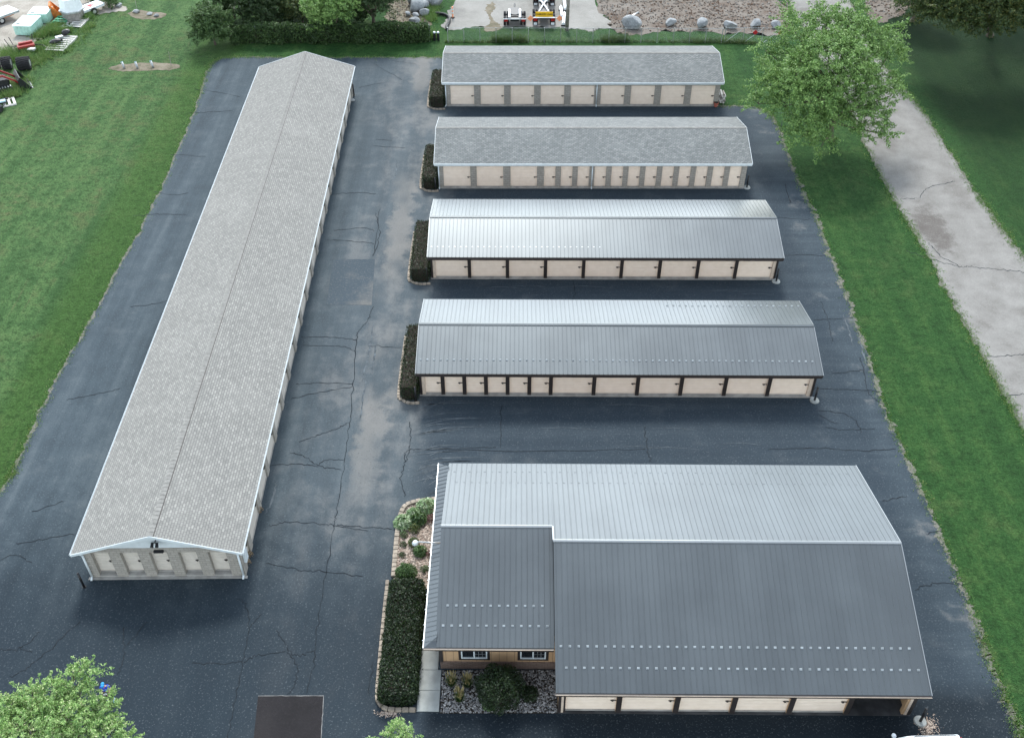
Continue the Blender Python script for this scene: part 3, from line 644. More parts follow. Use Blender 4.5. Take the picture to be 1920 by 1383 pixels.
def shed(label, yfront, ez, over, width, rise, xw0, xw1, xr0, xr1, doors, style, yaw, posts=(), spouts=(), dh=2.2):
    XC = 7.2
    root = thing('storage_shed', label, 'storage shed', (XC, yfront, 0), R(-yaw), 'storage sheds in rows on the asphalt lot')
    a0, a1, b0, b1 = xw0-XC, xw1-XC, xr0-XC, xr1-XC
    ye, yf = -over, -over+width; yr = (ye+yf)/2; zr = ez+rise; wy1 = yf-over; top = ez-.02
    wt = .25; m = M['block'] if style == 'shingle' else M['tan_trim']; wm = MB()
    # front wall cut by the door openings; doors sit .12 back
    cuts = sorted((d0-XC, d1-XC) for d0, d1 in doors); xs = a0
    for d0, d1 in cuts:
        wm.box(xs, d0, 0, wt, 0, top-.1); xs = d1
        wm.box(d0+.001, d1-.001, .0, wt, dh, top-.1)
    wm.box(xs, a1, 0, wt, 0, top-.1)
    wm.box(a0, a0+wt, wt, wy1, 0, top-.1); wm.box(a1-wt, a1, wt, wy1, 0, top-.1); wm.box(a0+wt, a1-wt, wy1-wt, wy1, 0, top-.1)
    s = rise/(width/2)
    for x0, x1 in ((a0, a0+wt), (a1-wt, a1)):
        wm.extrude([(0, top-.099), (wy1, top-.099), (wy1, top+.0), (wy1/2, ez+(wy1/2+over)*s-.16), (0, top+.0)], x0, x1, 'x')
    wm.build('wall', m, root)
    sl = MB(); sl.box(a0-.05, a1+.05, -.16, wt, .0, .035); sl.build('sill', M['sill'], root)
    for d0, d1 in cuts: put_door(root, d0, .11, d1-d0, dh)
    rf = MB(); slope(rf, b0, b1, ye, ez, yr, zr); slope(rf, b0, b1, yf, ez, yr, zr)
    if style == 'metal':
        ribs(rf, b0, b1, ye, ez, yr, zr); ribs(rf, b0, b1, yf, ez, yr, zr)
        roof = rf.build('roof', M['roof_metal'], root, normals=False)
        rc = MB(); k = .14
        for sg in (-1, 1):
            rc.face([(b0-.02, yr+sg*k, zr-k*s+.045), (b1+.02, yr+sg*k, zr-k*s+.045), (b1+.02, yr, zr+.05), (b0-.02, yr, zr+.05)])
            rc.face([(b0-.02, yr+sg*k, zr-k*s+.045), (b1+.02, yr+sg*k, zr-k*s+.045), (b1+.02, yr+sg*k, zr-k*s-.0), (b0-.02, yr+sg*k, zr-k*s-.0)])
        rc.build('ridge_cap', M['roof_metal'], roof)
        fm = MB(); fm.box(b0+.01, b1-.01, ye+.005, ye+.06, ez-.30, ez-.125); fm.box(b0-.012, b1+.012, ye-.02, ye-.002, ez-.16, ez-.01); fm.build('fascia', M['dark_trim'], root)
    else:
        roof = rf.build('roof', M['shingle_row'], root, normals=False)
        rc = MB(); nseg = int((b1-b0)/.3)
        for i in range(nseg):
            x0 = b0+(b1-b0)*i/nseg; x1 = b0+(b1-b0)*(i+1)/nseg
            for sg in (-1, 1): rc.face([(x0, yr+sg*.16, zr-.16*s+.014), (x1, yr+sg*.16, zr-.16*s+.022), (x1, yr, zr+.03), (x0, yr, zr+.02)])
        rc.build('ridge_cap', M['ridge'], roof)
        gt = MB(); gt.extrude([(ye-.08, ez+.0), (ye-.08, ez-.06), (ye-.06, ez-.12), (ye-.004, ez-.12), (ye-.004, ez-.005), (ye-.02, ez-.005), (ye-.02, ez-.09), (ye-.065, ez-.09), (ye-.065, ez)], b0, b1, 'x')
        gt.build('gutter', M['white'], root)
        fm = MB(); fm.box(b0+.01, b1-.01, ye+.0, ye+.03, ez-.24, ez-.122); fm.build('fascia', M['white'], root)
    for x0, x1 in ((b0-.03, b0-.003), (b1+.003, b1+.03)):
        rk = MB(); rk.extrude([(ye, ez-.16), (ye, ez+.015), (yr, zr+.015), (yf, ez+.015), (yf, ez-.16), (yr, zr-.16)], x0, x1, 'x')
        rk.build('rake_trim', M['white'] if style == 'shingle' else M['trim_metal'], root)
    if posts:
        for p in posts:
            pm = MB(); wv = .27; pm.box(p-XC-wv/2, p-XC+wv/2, -.045, .109, .036, top-.1); pm.build('post', M['dark_trim'], root)
        for x0, x1 in ((a0-.02, a0+.13), (a1-.13, a1+.02)):
            pm = MB(); pm.box(x0, x1, -.045, -.003, .036, top-.1); pm.build('corner_trim', M['dark_trim'], root)
    for sx, dx in spouts: downspout(root, sx-XC, 0, ez, dx)
    return root, XC, (ye, ez, yr, zr, yf, b0, b1)
d1 = [(-6.22+3.048*k*.9965, -3.83+3.048*k*.9965) for k in range(9)]
s1 = shed('grey shingled shed with nine equal tan doors, farthest row beside the back fence', GYY(198.5), 2.7, .33, 8.47, 1.18, -6.74, 20.95, -7.02, 21.2, d1, 'shingle', 0, (), ((-6.68, -.1), (8.55, 0)))
d2 = [(-6.14, -3.72), (-3.17, -.78), (-.14, 2.25)]+[(2.86+1.508*k, 3.9+1.508*k) for k in range(12)]
s2 = shed('grey shingled shed with three wide and twelve narrow tan doors, second row from the back', GYY(352), 2.7, .39, 8.48, 1.23, -6.6, 20.95, -6.9, 21.25, d2, 'shingle', 0, (), ((-6.54, 0), (7.17, 0)))
p3 = [-3.4+3.035*k for k in range(8)]; e3 = [-6.23]+p3+[20.86]
d3 = [(e3[i]+.14, e3[i+1]-.14) for i in range(9)]
s3 = shed('bright grey metal roofed shed with nine wide doors between brown posts, middle row', GYY(522), 2.5, .62, 8.32, 1.0, -6.45, 21.1, -6.65, 21.1+.2, d3, 'metal', .29, p3)
p4 = [-4.83, -3.32, -1.82, -.31, 1.21, 2.71, 5.72, 8.76, 11.8, 14.86, 17.9]; e4 = [-6.2]+p4+[20.8]
d4 = [(e4[i]+.14, e4[i+1]-.14) for i in range(12)]
s4 = shed('grey metal roofed shed with six narrow and six wide doors, row nearest the office building', GYY(741), 2.5, .56, 8.2, 1.04, -6.42, 21.05, -6.6, 21.25, d4, 'metal', .43, p4)
for s_, n_, ts in ((s3, 30, .25), (s4, 60, .27)):
    root, XC, (ye, ez, yr, zr, yf, b0, b1) = s_
    guards(root, [b0+.3+.4572*k for k in range(n_)], ts, ye, ez, yr, zr, False, n_ == 30)
root, XC, (ye, ez, yr, zr, yf, b0, b1) = s4
guards(root, [b1-.3-.4572*k for k in range(22)], .24, yf, ez, yr, zr)

# long building on the left
def long_building():
    root = thing('storage_building', 'very long grey tan shingled storage building beside the left lawn', 'storage building', (-20.24, 35.52, 0), R(.72))
    HW, LEN, EZ, RISE, OV = 4.56, 60.7, 2.7, 1.6, .31; s = RISE/(HW+OV); y0, y1 = -.42, 61.3
    dh, wt, rec = 2.2, .32, .28
    wm = MB()
    # front end wall with five recessed openings
    cuts = [(-3.99+1.68*k, -2.97+1.68*k) for k in range(5)]; xs = -HW
    for c0, c1 in cuts:
        wm.box(xs, c0, 0, wt, 0, EZ); wm.box(c0+.001, c1-.001, 0, wt, dh+.1, EZ-.001); xs = c1
    wm.box(xs, HW, 0, wt, 0, EZ)
    wm.box(-HW, HW, LEN-wt, LEN, 0, EZ)
    # long sides: pillars every ten feet
    bays = [4.7+3.048*k for k in range(-1, 19)]
    for sg in (-1, 1):
        xa, xb = (HW-wt, HW) if sg > 0 else (-HW, -HW+wt)
        yy = wt+.001
        for b in bays:
            d0, d1_ = b-2.42, b
            if d0 < yy: d0 = yy+.3
            wm.box(xa, xb, yy, d0, 0, EZ-.05); wm.box(xa, xb, d0+.001, d1_-.001, dh+.1, EZ-.05); yy = d1_
        wm.box(xa, xb, yy, LEN-wt-.001, 0, EZ-.05)
    wm.box(-HW+wt+.3, HW-wt-.3, 1, LEN-1, 0, EZ-.1)
    wm.build('wall', M['block'], root)
    sl = MB()
    for c0, c1 in cuts: sl.box(c0+.002, c1-.002, -.02, rec-.01, .0, .18)
    sl.box(-HW-.1, HW+.1, -.2, -.021, 0, .04)
    sl.build('sill', M['sill'], root)
    for c0, c1 in cuts: put_door(root, c0, rec, c1-c0, dh-.1, .19, 0, 1, 'door_dull')
    for b in bays:
        d0 = max(b-2.42, wt+.302)
        put_door(root, HW-.11, d0, b-d0, dh, .04, math.pi/2, 1, 'door_dull'); put_door(root, -HW+.11, b, b-d0, dh, .04, -math.pi/2, 1, 'door_dull')
    rf = MB()
    for sg in (-1, 1):
        xe = sg*(HW+OV); ln = math.hypot(HW+OV, RISE); th = .12
        rf.face([(xe, y0, EZ), (xe, y1, EZ), (0, y1, EZ+RISE), (0, y0, EZ+RISE)], [(y0, 0), (y1, 0), (y1, ln), (y0, ln)])
        rf.face([(xe, y0, EZ-th), (xe, y1, EZ-th), (0, y1, EZ+RISE-th), (0, y0, EZ+RISE-th)], [(0, 0)]*4)
        for y in (y0, y1): rf.face([(xe, y, EZ-th), (xe, y, EZ), (0, y, EZ+RISE), (0, y, EZ+RISE-th)], [(0, 0)]*4)
    roof = rf.build('roof', M['shingle_long'], root, normals=False)
    rc = MB(); n = 205
    for i in range(n):
        ya, yb = y0+(y1-y0)*i/n, y0+(y1-y0)*(i+1)/n
        for sg in (-1, 1): rc.face([(sg*.17, ya, EZ+RISE-.17*s+.035), (sg*.17, yb, EZ+RISE-.17*s+.018), (0, yb, EZ+RISE+.022), (0, ya, EZ+RISE+.04)])
    rc.build('ridge_cap', M['ridge'], roof)
    rv = MB(); rv.box(.172, .215, y0, y1, EZ+RISE-.2*s-.03, EZ+RISE-.2*s+.014); rv.build('ridge_gap_shadow', M['dark_trim'], roof)  # dark strip standing in for the shadow line along the ridge vent gap
    gm = MB(); g0 = EZ-.0
    gm.extrude([(-HW+.2, EZ+.001), (HW-.2, EZ+.001), (0, EZ+(HW)*s-.08)], .02, .12)
    gm.build('gable_panel', M['white'], root)
    for yy in ((y0-.035, y0-.003), (y1+.003, y1+.035)):
        fm = MB(); e = HW+OV; fm.extrude([(-e, EZ-.17), (-e, EZ+.02), (0, EZ+RISE+.02), (e, EZ+.02), (e, EZ-.17), (0, EZ+RISE-.17)], *yy); fm.build('rake_trim', M['white'], root)
    for sg in (-1, 1):
        gt = MB(); e = HW+OV; X = lambda t: sg*(e+t)
        prof = [(X(.075), EZ), (X(.075), EZ-.06), (X(.06), EZ-.12), (X(.004), EZ-.12), (X(.004), EZ-.005), (X(.02), EZ-.005), (X(.02), EZ-.09), (X(.06), EZ-.09), (X(.06), EZ)]
        gt.extrude(prof, y0, y1); gt.build('gutter', M['white'], root)
        dm = MB(); dm.tube([Vector((sg*(e+.05), y0+.15, EZ-.12)), Vector((sg*(HW+.12), -.1, EZ-.3)), Vector((sg*(HW-.12), -.08, EZ-.5)), Vector((sg*(HW-.12), -.08, .2)), Vector((sg*(HW-.12), -.3, .07))], .06, 8)
        dm.build('downspout', M['white'], root, True)
    lp = MB(); lp.box(-.28, .28, -.16, .0, EZ-.3, EZ-.14); lp.build('wall_lamp', M['black'], root, False, .02)
    sp = MB(); sp.cyl((.05, .02, EZ+.75), (.02, -.2, EZ+.7), .03); sp.cyl((-.14, -.12, EZ+.64), (-.14, -.36, EZ+.52), .075, .1, 10); sp.cyl((.12, -.12, EZ+.64), (.14, -.36, EZ+.52), .075, .1, 10); sp.cyl((-.14, -.14, EZ+.66), (.14, -.14, EZ+.66), .025)
    sp.build('floodlight', M['black'], root)
    bx = MB(); bx.box(HW+.003, HW+.16, .25, .75, .9, 1.7); bx.build('meter_box', M['white'], root, False, .015)
    return root
long_building()
# ------------------------------------------------------------------ office building in front
def office():
    root = thing('office_building', 'large dark metal roofed building with a windowed office corner and a side lean-to roof', 'building', (8, 26.86, 0), R(-.44))
    O = 8.0; X = lambda x: x-O
    EZ, OV, W, RISE = 3.0, .64, 15.47, 2.33; ye, yf = -OV, -OV+W; yr = (ye+yf)/2; zr = EZ+RISE; s = RISE/(W/2)
    xr0, xr1 = 2.2-O, 21.0-O; xo = -4.0-O                   # main roof from the step to the right gable; office roof left of it
    oy = GYY(1216, EZ)-26.86; oyr = (oy+yf)/2; ozr = EZ+(yf-oyr)*s      # office eave and its ridge on the same far slope
    wy0 = GYY(1254)-26.86                                   # office front wall
    a0, a1 = 2.42-O, 20.85-O; wy1 = yf-OV; wt = .22; dh = 2.6; top = EZ-.12
    wm = MB(); posts = [5.56, 8.57, 11.53, 14.52, 17.52]; e = [2.62]+posts+[20.55]
    wm.box(a0, X(e[0])+.16, 0, wt, 0, top); wm.box(X(20.55)-.14, a1, 0, wt, 0, top)
    for i in range(6): wm.box(X(e[i])+.161 if i == 0 else X(e[i])+.14, X(e[i+1])-.141, .0, wt, dh, top)
    for p in posts: wm.box(X(p)-.139, X(p)+.139, .0, wt, 0, top)
    wm.box(a1-wt, a1, wt+.001, wy1, 0, top); wm.box(a0, a0+wt, wt+.001, wy0-.001, 0, top); wm.box(X(-3.85), a1-wt-.001, wy1-wt, wy1, 0, top)
    wm.box(X(17.4), X(17.55), wt+.001, 9, 0, top); wm.box(X(17.551), a1-wt-.002, 8.8, 9, 0, top)       # walls of the open bay
    wm.extrude([(.0, top+.001), (wy1, top+.001), (wy1, EZ-.02), (yr, zr-.15), (0, EZ-.02)], a1-wt, a1, 'x')
    wm.extrude([(wy0, top+.001), (wy1, top+.001), (wy1, EZ-.02), (oyr, ozr-.15), (wy0, EZ-.02)], X(-3.85), X(-3.65), 'x')
    wm.box(X(-3.85), X(-3.65), wy0+.2, wy1-wt-.001, 0, top)
    # office front: windows leave two openings
    wz0, wz1 = .98, 2.08; wins = [(-2.75, -1.35), (.42, 1.8)]; xs = X(-3.85)
    for w0, w1 in wins:
        wm.box(xs, X(w0), wy0, wy0+.199, .68, top); wm.box(X(w0)+.001, X(w1)-.001, wy0, wy0+.199, .68, wz0); wm.box(X(w0)+.001, X(w1)-.001, wy0, wy0+.199, wz1, top); xs = X(w1)
    wm.box(xs, a0+wt, wy0, wy0+.199, .68, top)
    wm.build('wall', M['siding'], root)
    ws = MB(); ws.box(X(-3.9), a0+wt, wy0-.05, wy0+.195, 0, .679); ws.build('wainscot', M['wainscot'], root)
    fl = MB(); fl.box(a0, a1, -.1, 9, .0, .03); fl.build('floor_slab', M['bay_floor'], root)
    for w0, w1 in wins:
        f = MB(); x0, x1 = X(w0), X(w1); k = .07; yA, yB = wy0-.03, wy0+.06
        f.box(x0, x1, yA, yB, wz0, wz0+k); f.box(x0, x1, yA, yB, wz1-k, wz1); f.box(x0, x0+k, yA, yB, wz0+k, wz1-k); f.box(x1-k, x1, yA, yB, wz0+k, wz1-k); f.box((x0+x1)/2-.04, (x0+x1)/2+.04, yA, yB, wz0+k, wz1-k)
        fr = f.build('window', M['white'], root); p = MB(); p.box(x0+k, x1-k, wy0+.02, wy0+.03, wz0+k, wz1-k); p.build('pane', M['glass'], fr)
        q = MB(); xm = (x0+x1)/2
        for j in (1, 2): q.box(xm+.04+j*(x1-k-xm-.04)/3-.008, xm+.04+j*(x1-k-xm-.04)/3+.008, wy0+.008, wy0+.018, wz0+k, wz1-k)
        for j in (1, 2): q.box(xm+.04, x1-k, wy0+.006, wy0+.016, wz0+k+j*.31-.008, wz0+k+j*.31+.008)
        q.build('grille', M['galv'], fr)
        sh = MB(); sh.box(x0-.14, x0-.004, wy0-.025, wy0-.003, wz0-.05, wz1); sh.box(x1+.004, x1+.14, wy0-.025, wy0-.003, wz0-.05, wz1); sh.box(x0-.14, x1+.14, wy0-.03, wy0-.003, wz0-.14, wz0-.051); sh.build('surround', M['dark_trim'], fr)
    sg_ = MB(); sg_.box(X(-3.78), X(-3.25), wy0-.42, wy0-.36, 2.35, 2.72); sg_.box(X(-3.6), X(-3.55), wy0-.36, wy0, 2.6, 2.65); sg_.build('sign_panel', M['white'], root)
    ct = MB(); ct.box(X(-3.93), X(-3.72), wy0-.06, wy0-.051, .66, top); ct.build('corner_trim', M['dark_trim'], root)
    for i in range(5): put_door(root, X(e[i])+(.161 if i == 0 else .14), .11, e[i+1]-e[i]-(.30 if i == 0 else .28), dh)
    for p in posts:
        pm = MB(); pm.box(X(p)-.139, X(p)+.139, -.045, -.003, .0, top); pm.build('post', M['dark_trim'], root)
    for x0, x1, m in ((a0-.02, a0+.14, 'dark_trim'), (a0+.141, a0+.26, 'tan_trim'), (a0+.261, a0+.36, 'dark_trim'), (a1-.31, a1-.17, 'tan_trim'), (a1-.169, a1+.03, 'dark_trim')):
        pm = MB(); pm.box(x0, x1, -.045, -.003, .0, top); pm.build('corner_trim', M[m], root)
    # roof
    rf = MB(); slope(rf, xr0, xr1, ye, EZ, yr, zr, .16); slope(rf, xr0, xr1, yf, EZ, yr, zr, .16); slope(rf, xo, xr0-.004, oy, EZ, oyr, ozr, .16); slope(rf, xo, xr0-.004, yf, EZ, oyr, ozr, .16)
    ribs(rf, xr0, xr1, ye, EZ, yr, zr); ribs(rf, xr0, xr1, yf, EZ, yr, zr); ribs(rf, xo, xr0-.01, oy, EZ, oyr, ozr); ribs(rf, xo, xr0-.01, yf, EZ, oyr, ozr)
    # vertical cheek where the main roof stands above the office roof
    rf.face([(xr0-.002, ye, EZ-.16), (xr0-.002, ye, EZ), (xr0-.002, yr, zr), (xr0-.002, yr, zr-.16)], [(0, 0)]*4)
    roof = rf.build('roof', M['roof_metal'], root, normals=False)
    ch = MB(); ch.face([(xr0+.02, oy, EZ-.1), (xr0+.02, ye, EZ-.1), (xr0+.02, yr, zr-.1), (xr0+.02, oyr, ozr-.15)]); ch.build('cheek', M['roof_metal'], roof)
    k = .09
    for x0, x1, y_, z_ in ((xr0-.03, xr1+.03, yr, zr), (xo-.02, xr0-.035, oyr, ozr)):
        rc = MB()
        for sg in (-1, 1):
            rc.face([(x0, y_+sg*k, z_-k*s+.045), (x1, y_+sg*k, z_-k*s+.045), (x1, y_, z_+.06), (x0, y_, z_+.06)])
            rc.face([(x0, y_+sg*k, z_-k*s+.045), (x1, y_+sg*k, z_-k*s+.045), (x1, y_+sg*k, z_-k*s), (x0, y_+sg*k, z_-k*s)])
        rc.build('ridge_cap', M['trim_metal'], roof)
    rc = MB(); rc.face([(xr0-.05, oyr, ozr+.05), (xr0+.04, oyr, ozr+.05), (xr0+.04, yr, zr+.062), (xr0-.05, yr, zr+.062)]); rc.build('step_flashing', M['trim_metal'], roof)
    # skirt roof round the left gable, with its own ribs and edge
    sk = MB(); so, si = xo-.62, xo+.06; zo, zi = EZ-.02, EZ+.26
    sk.face([(so, oy-.02, zo), (si, oy+.5, zi), (si, yf-.5, zi), (so, yf, zo)]); sk.face([(so, oy-.02, zo-.12), (so, oy-.02, zo), (so, yf, zo), (so, yf, zo-.12)])
    sk.face([(so, oy-.02, zo), (xo, oy-.02, zo+.0), (si, oy+.5, zi)]); sk.face([(so, oy-.02, zo-.12), (xo, oy-.02, zo-.12), (xo, oy-.02, zo), (so, oy-.02, zo)])
    n = int((yf-oy)/.30)
    for i in range(1, n):
        y = oy+(yf-oy)*i/n; dx = si-so
        sk.face([(so, y-.03, zo+.002), (so, y, zo+.04), (si, y, zi+.04), (si, y-.03, zi+.002)]); sk.face([(so, y+.03, zo+.002), (so, y, zo+.04), (si, y, zi+.04), (si, y+.03, zi+.002)])
    sk.build('side_roof', M['roof_metal'], root)
    ge = MB(); ge.box(so-.05, so-.003, oy-.02, yf, zo-.11, zo-.0)
    ge.build('side_gutter', M['galv'], root)
    cl = MB()
    for i in range(14): cl.box(so-.10, so-.02, oy+.4+i*.95, oy+.44+i*.95, zo+.001, zo+.02)
    cl.build('gutter_strap', M['white'], root)
    fm = MB(); fm.box(xr0, xr1, ye+.004, ye+.06, EZ-.36, EZ-.165); fm.box(xr0-.01, xr1+.01, ye-.1, ye-.004, EZ-.14, EZ-.03); fm.box(xo, xr0-.02, oy+.004, oy+.06, EZ-.36, EZ-.165); fm.box(so, xr0-.03, oy-.1, oy-.022, EZ-.14, EZ-.03)
    fm.build('gutter', M['dark_trim'], root)
    lt = MB(); lt.box(xr0-.01, xr1+.01, ye-.112, ye-.102, EZ-.06, EZ-.02); lt.box(so, xr0-.03, oy-.112, oy-.102, EZ-.06, EZ-.02); lt.build('gutter_edge', M['tan_trim'], root)
    rk = MB(); rk.extrude([(ye, EZ-.18), (ye, EZ+.03), (yr, zr+.03), (yf, EZ+.03), (yf, EZ-.18), (yr, zr-.18)], xr1+.003, xr1+.04, 'x'); rk.build('rake_trim', M['trim_metal'], root)
    # snow guards: the hundred nearest are parts, the far slope's are one
    guards(root, [xr0+.55+.4572*k for k in range(40)], .155, ye, EZ, yr, zr); guards(root, [xr0+.3+.4572*k for k in range(40)], .29, ye, EZ, yr, zr)
    guards(root, [xo+.35+.4572*k for k in range(13)], .17, oy, EZ, oyr, ozr); guards(root, [xo+.55+.4572*k for k in range(12)], .33, oy, EZ, oyr, ozr)
    guards(root, [xo+.4+.4572*k for k in range(53)], .12, yf, EZ, yr, zr, True); guards(root, [xo+.6+.4572*k for k in range(53)], .27, yf, EZ, yr, zr, True)
    # yard lamp on its arm above the side roof
    py = GYY(1018, 3.6)-26.86; la = MB(); la.cyl((xo+.1, py, 3.5), (X(GX(782, 1018, 3.6)), py-.02, 3.62), .05, .045, 8); la.build('lamp_arm', M['galv'], root, True)
    lh = MB(); hx = X(GX(776, 1019, 3.6)); lh.cyl((hx, py, 3.62), (hx, py, 3.46), .12, .2, 12); lh.cyl((hx, py, 3.46), (hx, py, 3.40), .17, .13, 12); lh.build('lamp_head', M['white'], root, True)
    return root, wy0+26.86
OFF, OFFY = office()
# things inside the open bay
t = thing('lawn_mower', 'dim dark mower standing inside the open bay of the office building', 'mower', (18.9, 28.6, .03), 0)
mb = MB(); mb.box(-.5, .5, -.45, .45, .18, .42); mb.box(-.28, .28, -.3, .5, .43, .8); mb.build('deck', M['black'], t, False, .04)
for sx, sy in ((-.52, -.4), (.52, -.4), (-.5, .5), (.5, .5)):
    mb = MB(); mb.cyl((sx-.08, sy, .2), (sx+.08, sy, .2), .2, .2, 14); mb.build('wheel', M['rubber'], t)
mb = MB(); mb.box(-.22, .22, .1, .5, .81, .9); mb.box(-.22, .22, .46, .54, .91, 1.25); mb.build('seat', M['rubber'], t, False, .02)
mb = MB(); mb.tube([Vector((0, -.2, .8)), Vector((0, -.3, 1.1))], .025); mb.cyl((0, -.3, 1.1), (0, -.32, 1.13), .2, .2, 12); mb.build('steering_wheel', M['black'], t)
t = thing('carpet_roll', 'pale grey roll leaning in the corner of the open bay', 'roll', (20.15, 27.75, .03), 0)
mb = MB(); mb.cyl((0, 0, 0), (.12, .45, 1.7), .1, .1, 14); mb.build('roll', M['galv'], t, True); mb = MB(); mb.cyl((.03, .11, .42), (.06, .2, .75), .107, .107, 14); mb.build('tie', M['black'], t)

# bollards
proto = None
bl = [((1400, 352), 1, 'black bollard on a round white base at the right end of the second shed row'), ((1455, 528), 1, 'black bollard on a round white base at the right end of the middle metal shed'),
      ((1527, 751), 1, 'black bollard on a round white base at the right of the shed nearest the office'), ((1725, 1352), 1, 'black bollard on a white base beside the open bay of the office building'),
      ((817, 357), 0, 'thin black bollard in front of the hedge at the second shed row'), ((801, 527), 0, 'thin grey black bollard in front of the hedge at the middle metal shed'),
      ((780, 752), 0, 'thin black bollard in front of the hedge at the shed nearest the office'), ((158, 1100), 0, 'black bollard at the front left corner of the long building'), ((664, 180), 2, 'black bollard by rubble at the far right corner of the long building')]
t = thing('bollard', bl[0][2], 'bollard', G(*bl[0][0]), 0, 'black pipe bollards guarding building corners')
mb = MB(); mb.cyl((0, 0, 0), (0, 0, 1.25), .075, .075, 14); mb.blob((0, 0, 1.25), (.075, .075, .05), 1, 2, 0); mb.build('pipe', M['black'], t, True)
mb = MB(); mb.cyl((0, 0, 0), (0, 0, .09), .34, .30, 18); mb.build('base', M['concrete'], t)
t2 = thing('bollard', bl[4][2], 'bollard', G(*bl[4][0]), 0, 'black pipe bollards guarding building corners')
mb = MB(); mb.cyl((0, 0, 0), (0, 0, 1.3), .07, .07, 14); mb.blob((0, 0, 1.3), (.07, .07, .05), 1, 2, 0); mb.build('pipe', M['black'], t2, True)
mb = MB(); mb.cyl((0, 0, 0), (0, 0, .035), .13, .12, 14); mb.build('base', M['black'], t2)
for (uv, k, lb) in bl[1:4]: dup(t, G(*uv), 0, lb)
for (uv, k, lb) in bl[5:]: dup(t2, G(*uv), 0, lb)

# ------------------------------------------------------------------ beds and hedges
def edging(name, label, pts, bw=.32, bd=.26, bh=.16, seed=1, m='edging'):
    """a row of blocks laid along a line"""
    mb = MB(); rnd = random.Random(seed); acc = 0; i = 0; pos = pts[0].copy()
    dist = [0]
    for k in range(1, len(pts)): dist.append(dist[-1]+(pts[k]-pts[k-1]).length)
    n = int(dist[-1]/(bw+.02))
    for j in range(n):
        s = (j+.5)/n*dist[-1]; k = max(q for q in range(len(pts)-1) if dist[q] <= s); t = (s-dist[k])/max(1e-6, dist[k+1]-dist[k])
        p = pts[k].lerp(pts[k+1], t); d = pts[k+1]-pts[k]; a = math.atan2(d.y, d.x)+rnd.uniform(-.05, .05)
        mb.box(-bw/2, bw/2, -bd/2, bd/2, 0, bh*rnd.uniform(.85, 1.1), Matrix.Translation((p.x, p.y, 0)) @ Matrix.Rotation(a, 4, 'Z'))
    return tag(mb.build(name, M[m], None, False, .02), label, 'edging')
def hedge(label, xc, yc, hx, hy, h, n, seed, name='hedge', size=.12):
    root = thing(name, label, 'hedge', (xc, yc, 0), 0, 'dark clipped yew hedges')
    fast_mesh('foliage', hedge_leaves(hx, hy, h, n, size, np.random.default_rng(seed), .4), 4, L['yew'], root)
    hedge_core(hx, hy, h, .13).build('inner_branches', M['soil'], root)
    return root
# (left px, front base v, top-back px v, right x) for the four shed-end hedges
hz = [('first', 807, 204, 128, -6.85, 'beside the farthest shed'), ('second', 793, 357, 268, -6.7, 'beside the second shed row'),
      ('middle', 771, 530, 411, -6.6, 'beside the middle metal shed'), ('near', 752, 752, 605, -6.55, 'beside the shed nearest the office')]
HH = 1.35
for i, (nm, ul, vf, vb, xr, wh) in enumerate(hz):
    y0 = GYY(vf-4, .2); y1 = GYY(vb, HH); xl = GX(ul, vf-30, .6); hx = (xr-xl)/2
    hedge('dark clipped yew hedge '+wh, (xl+xr)/2, (y0+y1)/2, hx, (y1-y0)/2, HH, int(26*(hx*2+2)*(y1-y0+2)*5), 20+i)
    ep = smooth_path([Vector((xl-.18, y1, 0)), Vector((xl-.2, y0+.9, 0)), Vector((xl+.1, y0+.1, 0)), Vector((xl+.7, y0-.25, 0)), Vector((xr+.1, y0-.22, 0))], 6)
    edging('stone_edging', 'low grey tan stone edging round the hedge '+wh, ep, .3, .2, .13, i)
# big front hedge
hx0, hx1 = GX(709, 1310, .3), GX(793, 1090, 1.0); yA, yB = GYY(1322, .1), GYY(1082, 1.1)
bl_ = (GX(712, 1300, .6)+GX(730, 1090, .8))/2; br_ = (GX(781, 1300, .6)+GX(793, 1100, 1))/2
hedge('long wide dark clipped hedge beside the pavement at the office', (bl_+br_)/2, (yA+yB)/2, (br_-bl_)/2, (yB-yA)/2, 1.15, 17000, 31, 'hedge', .13)
# sidewalk slabs
swl = [G(782, 1334), G(798, 1080)]; swr = [G(823, 1334), G(826, 1240)]
sw = MB(); ys = GYY(1334); xa, xb = GX(781, 1334), GX(823, 1334); k = 0
while ys < GYY(1078):
    y2 = min(ys+1.22, GYY(1078)); narrow = ys > OFFY-.6
    sw.box(xa+.02*k, (xb if not narrow else xa+1.0), ys+.008, y2-.008, 0, .07); ys = y2; k += 1
tag(sw.build('sidewalk', M['concrete'], None, False, .01), kind='structure')
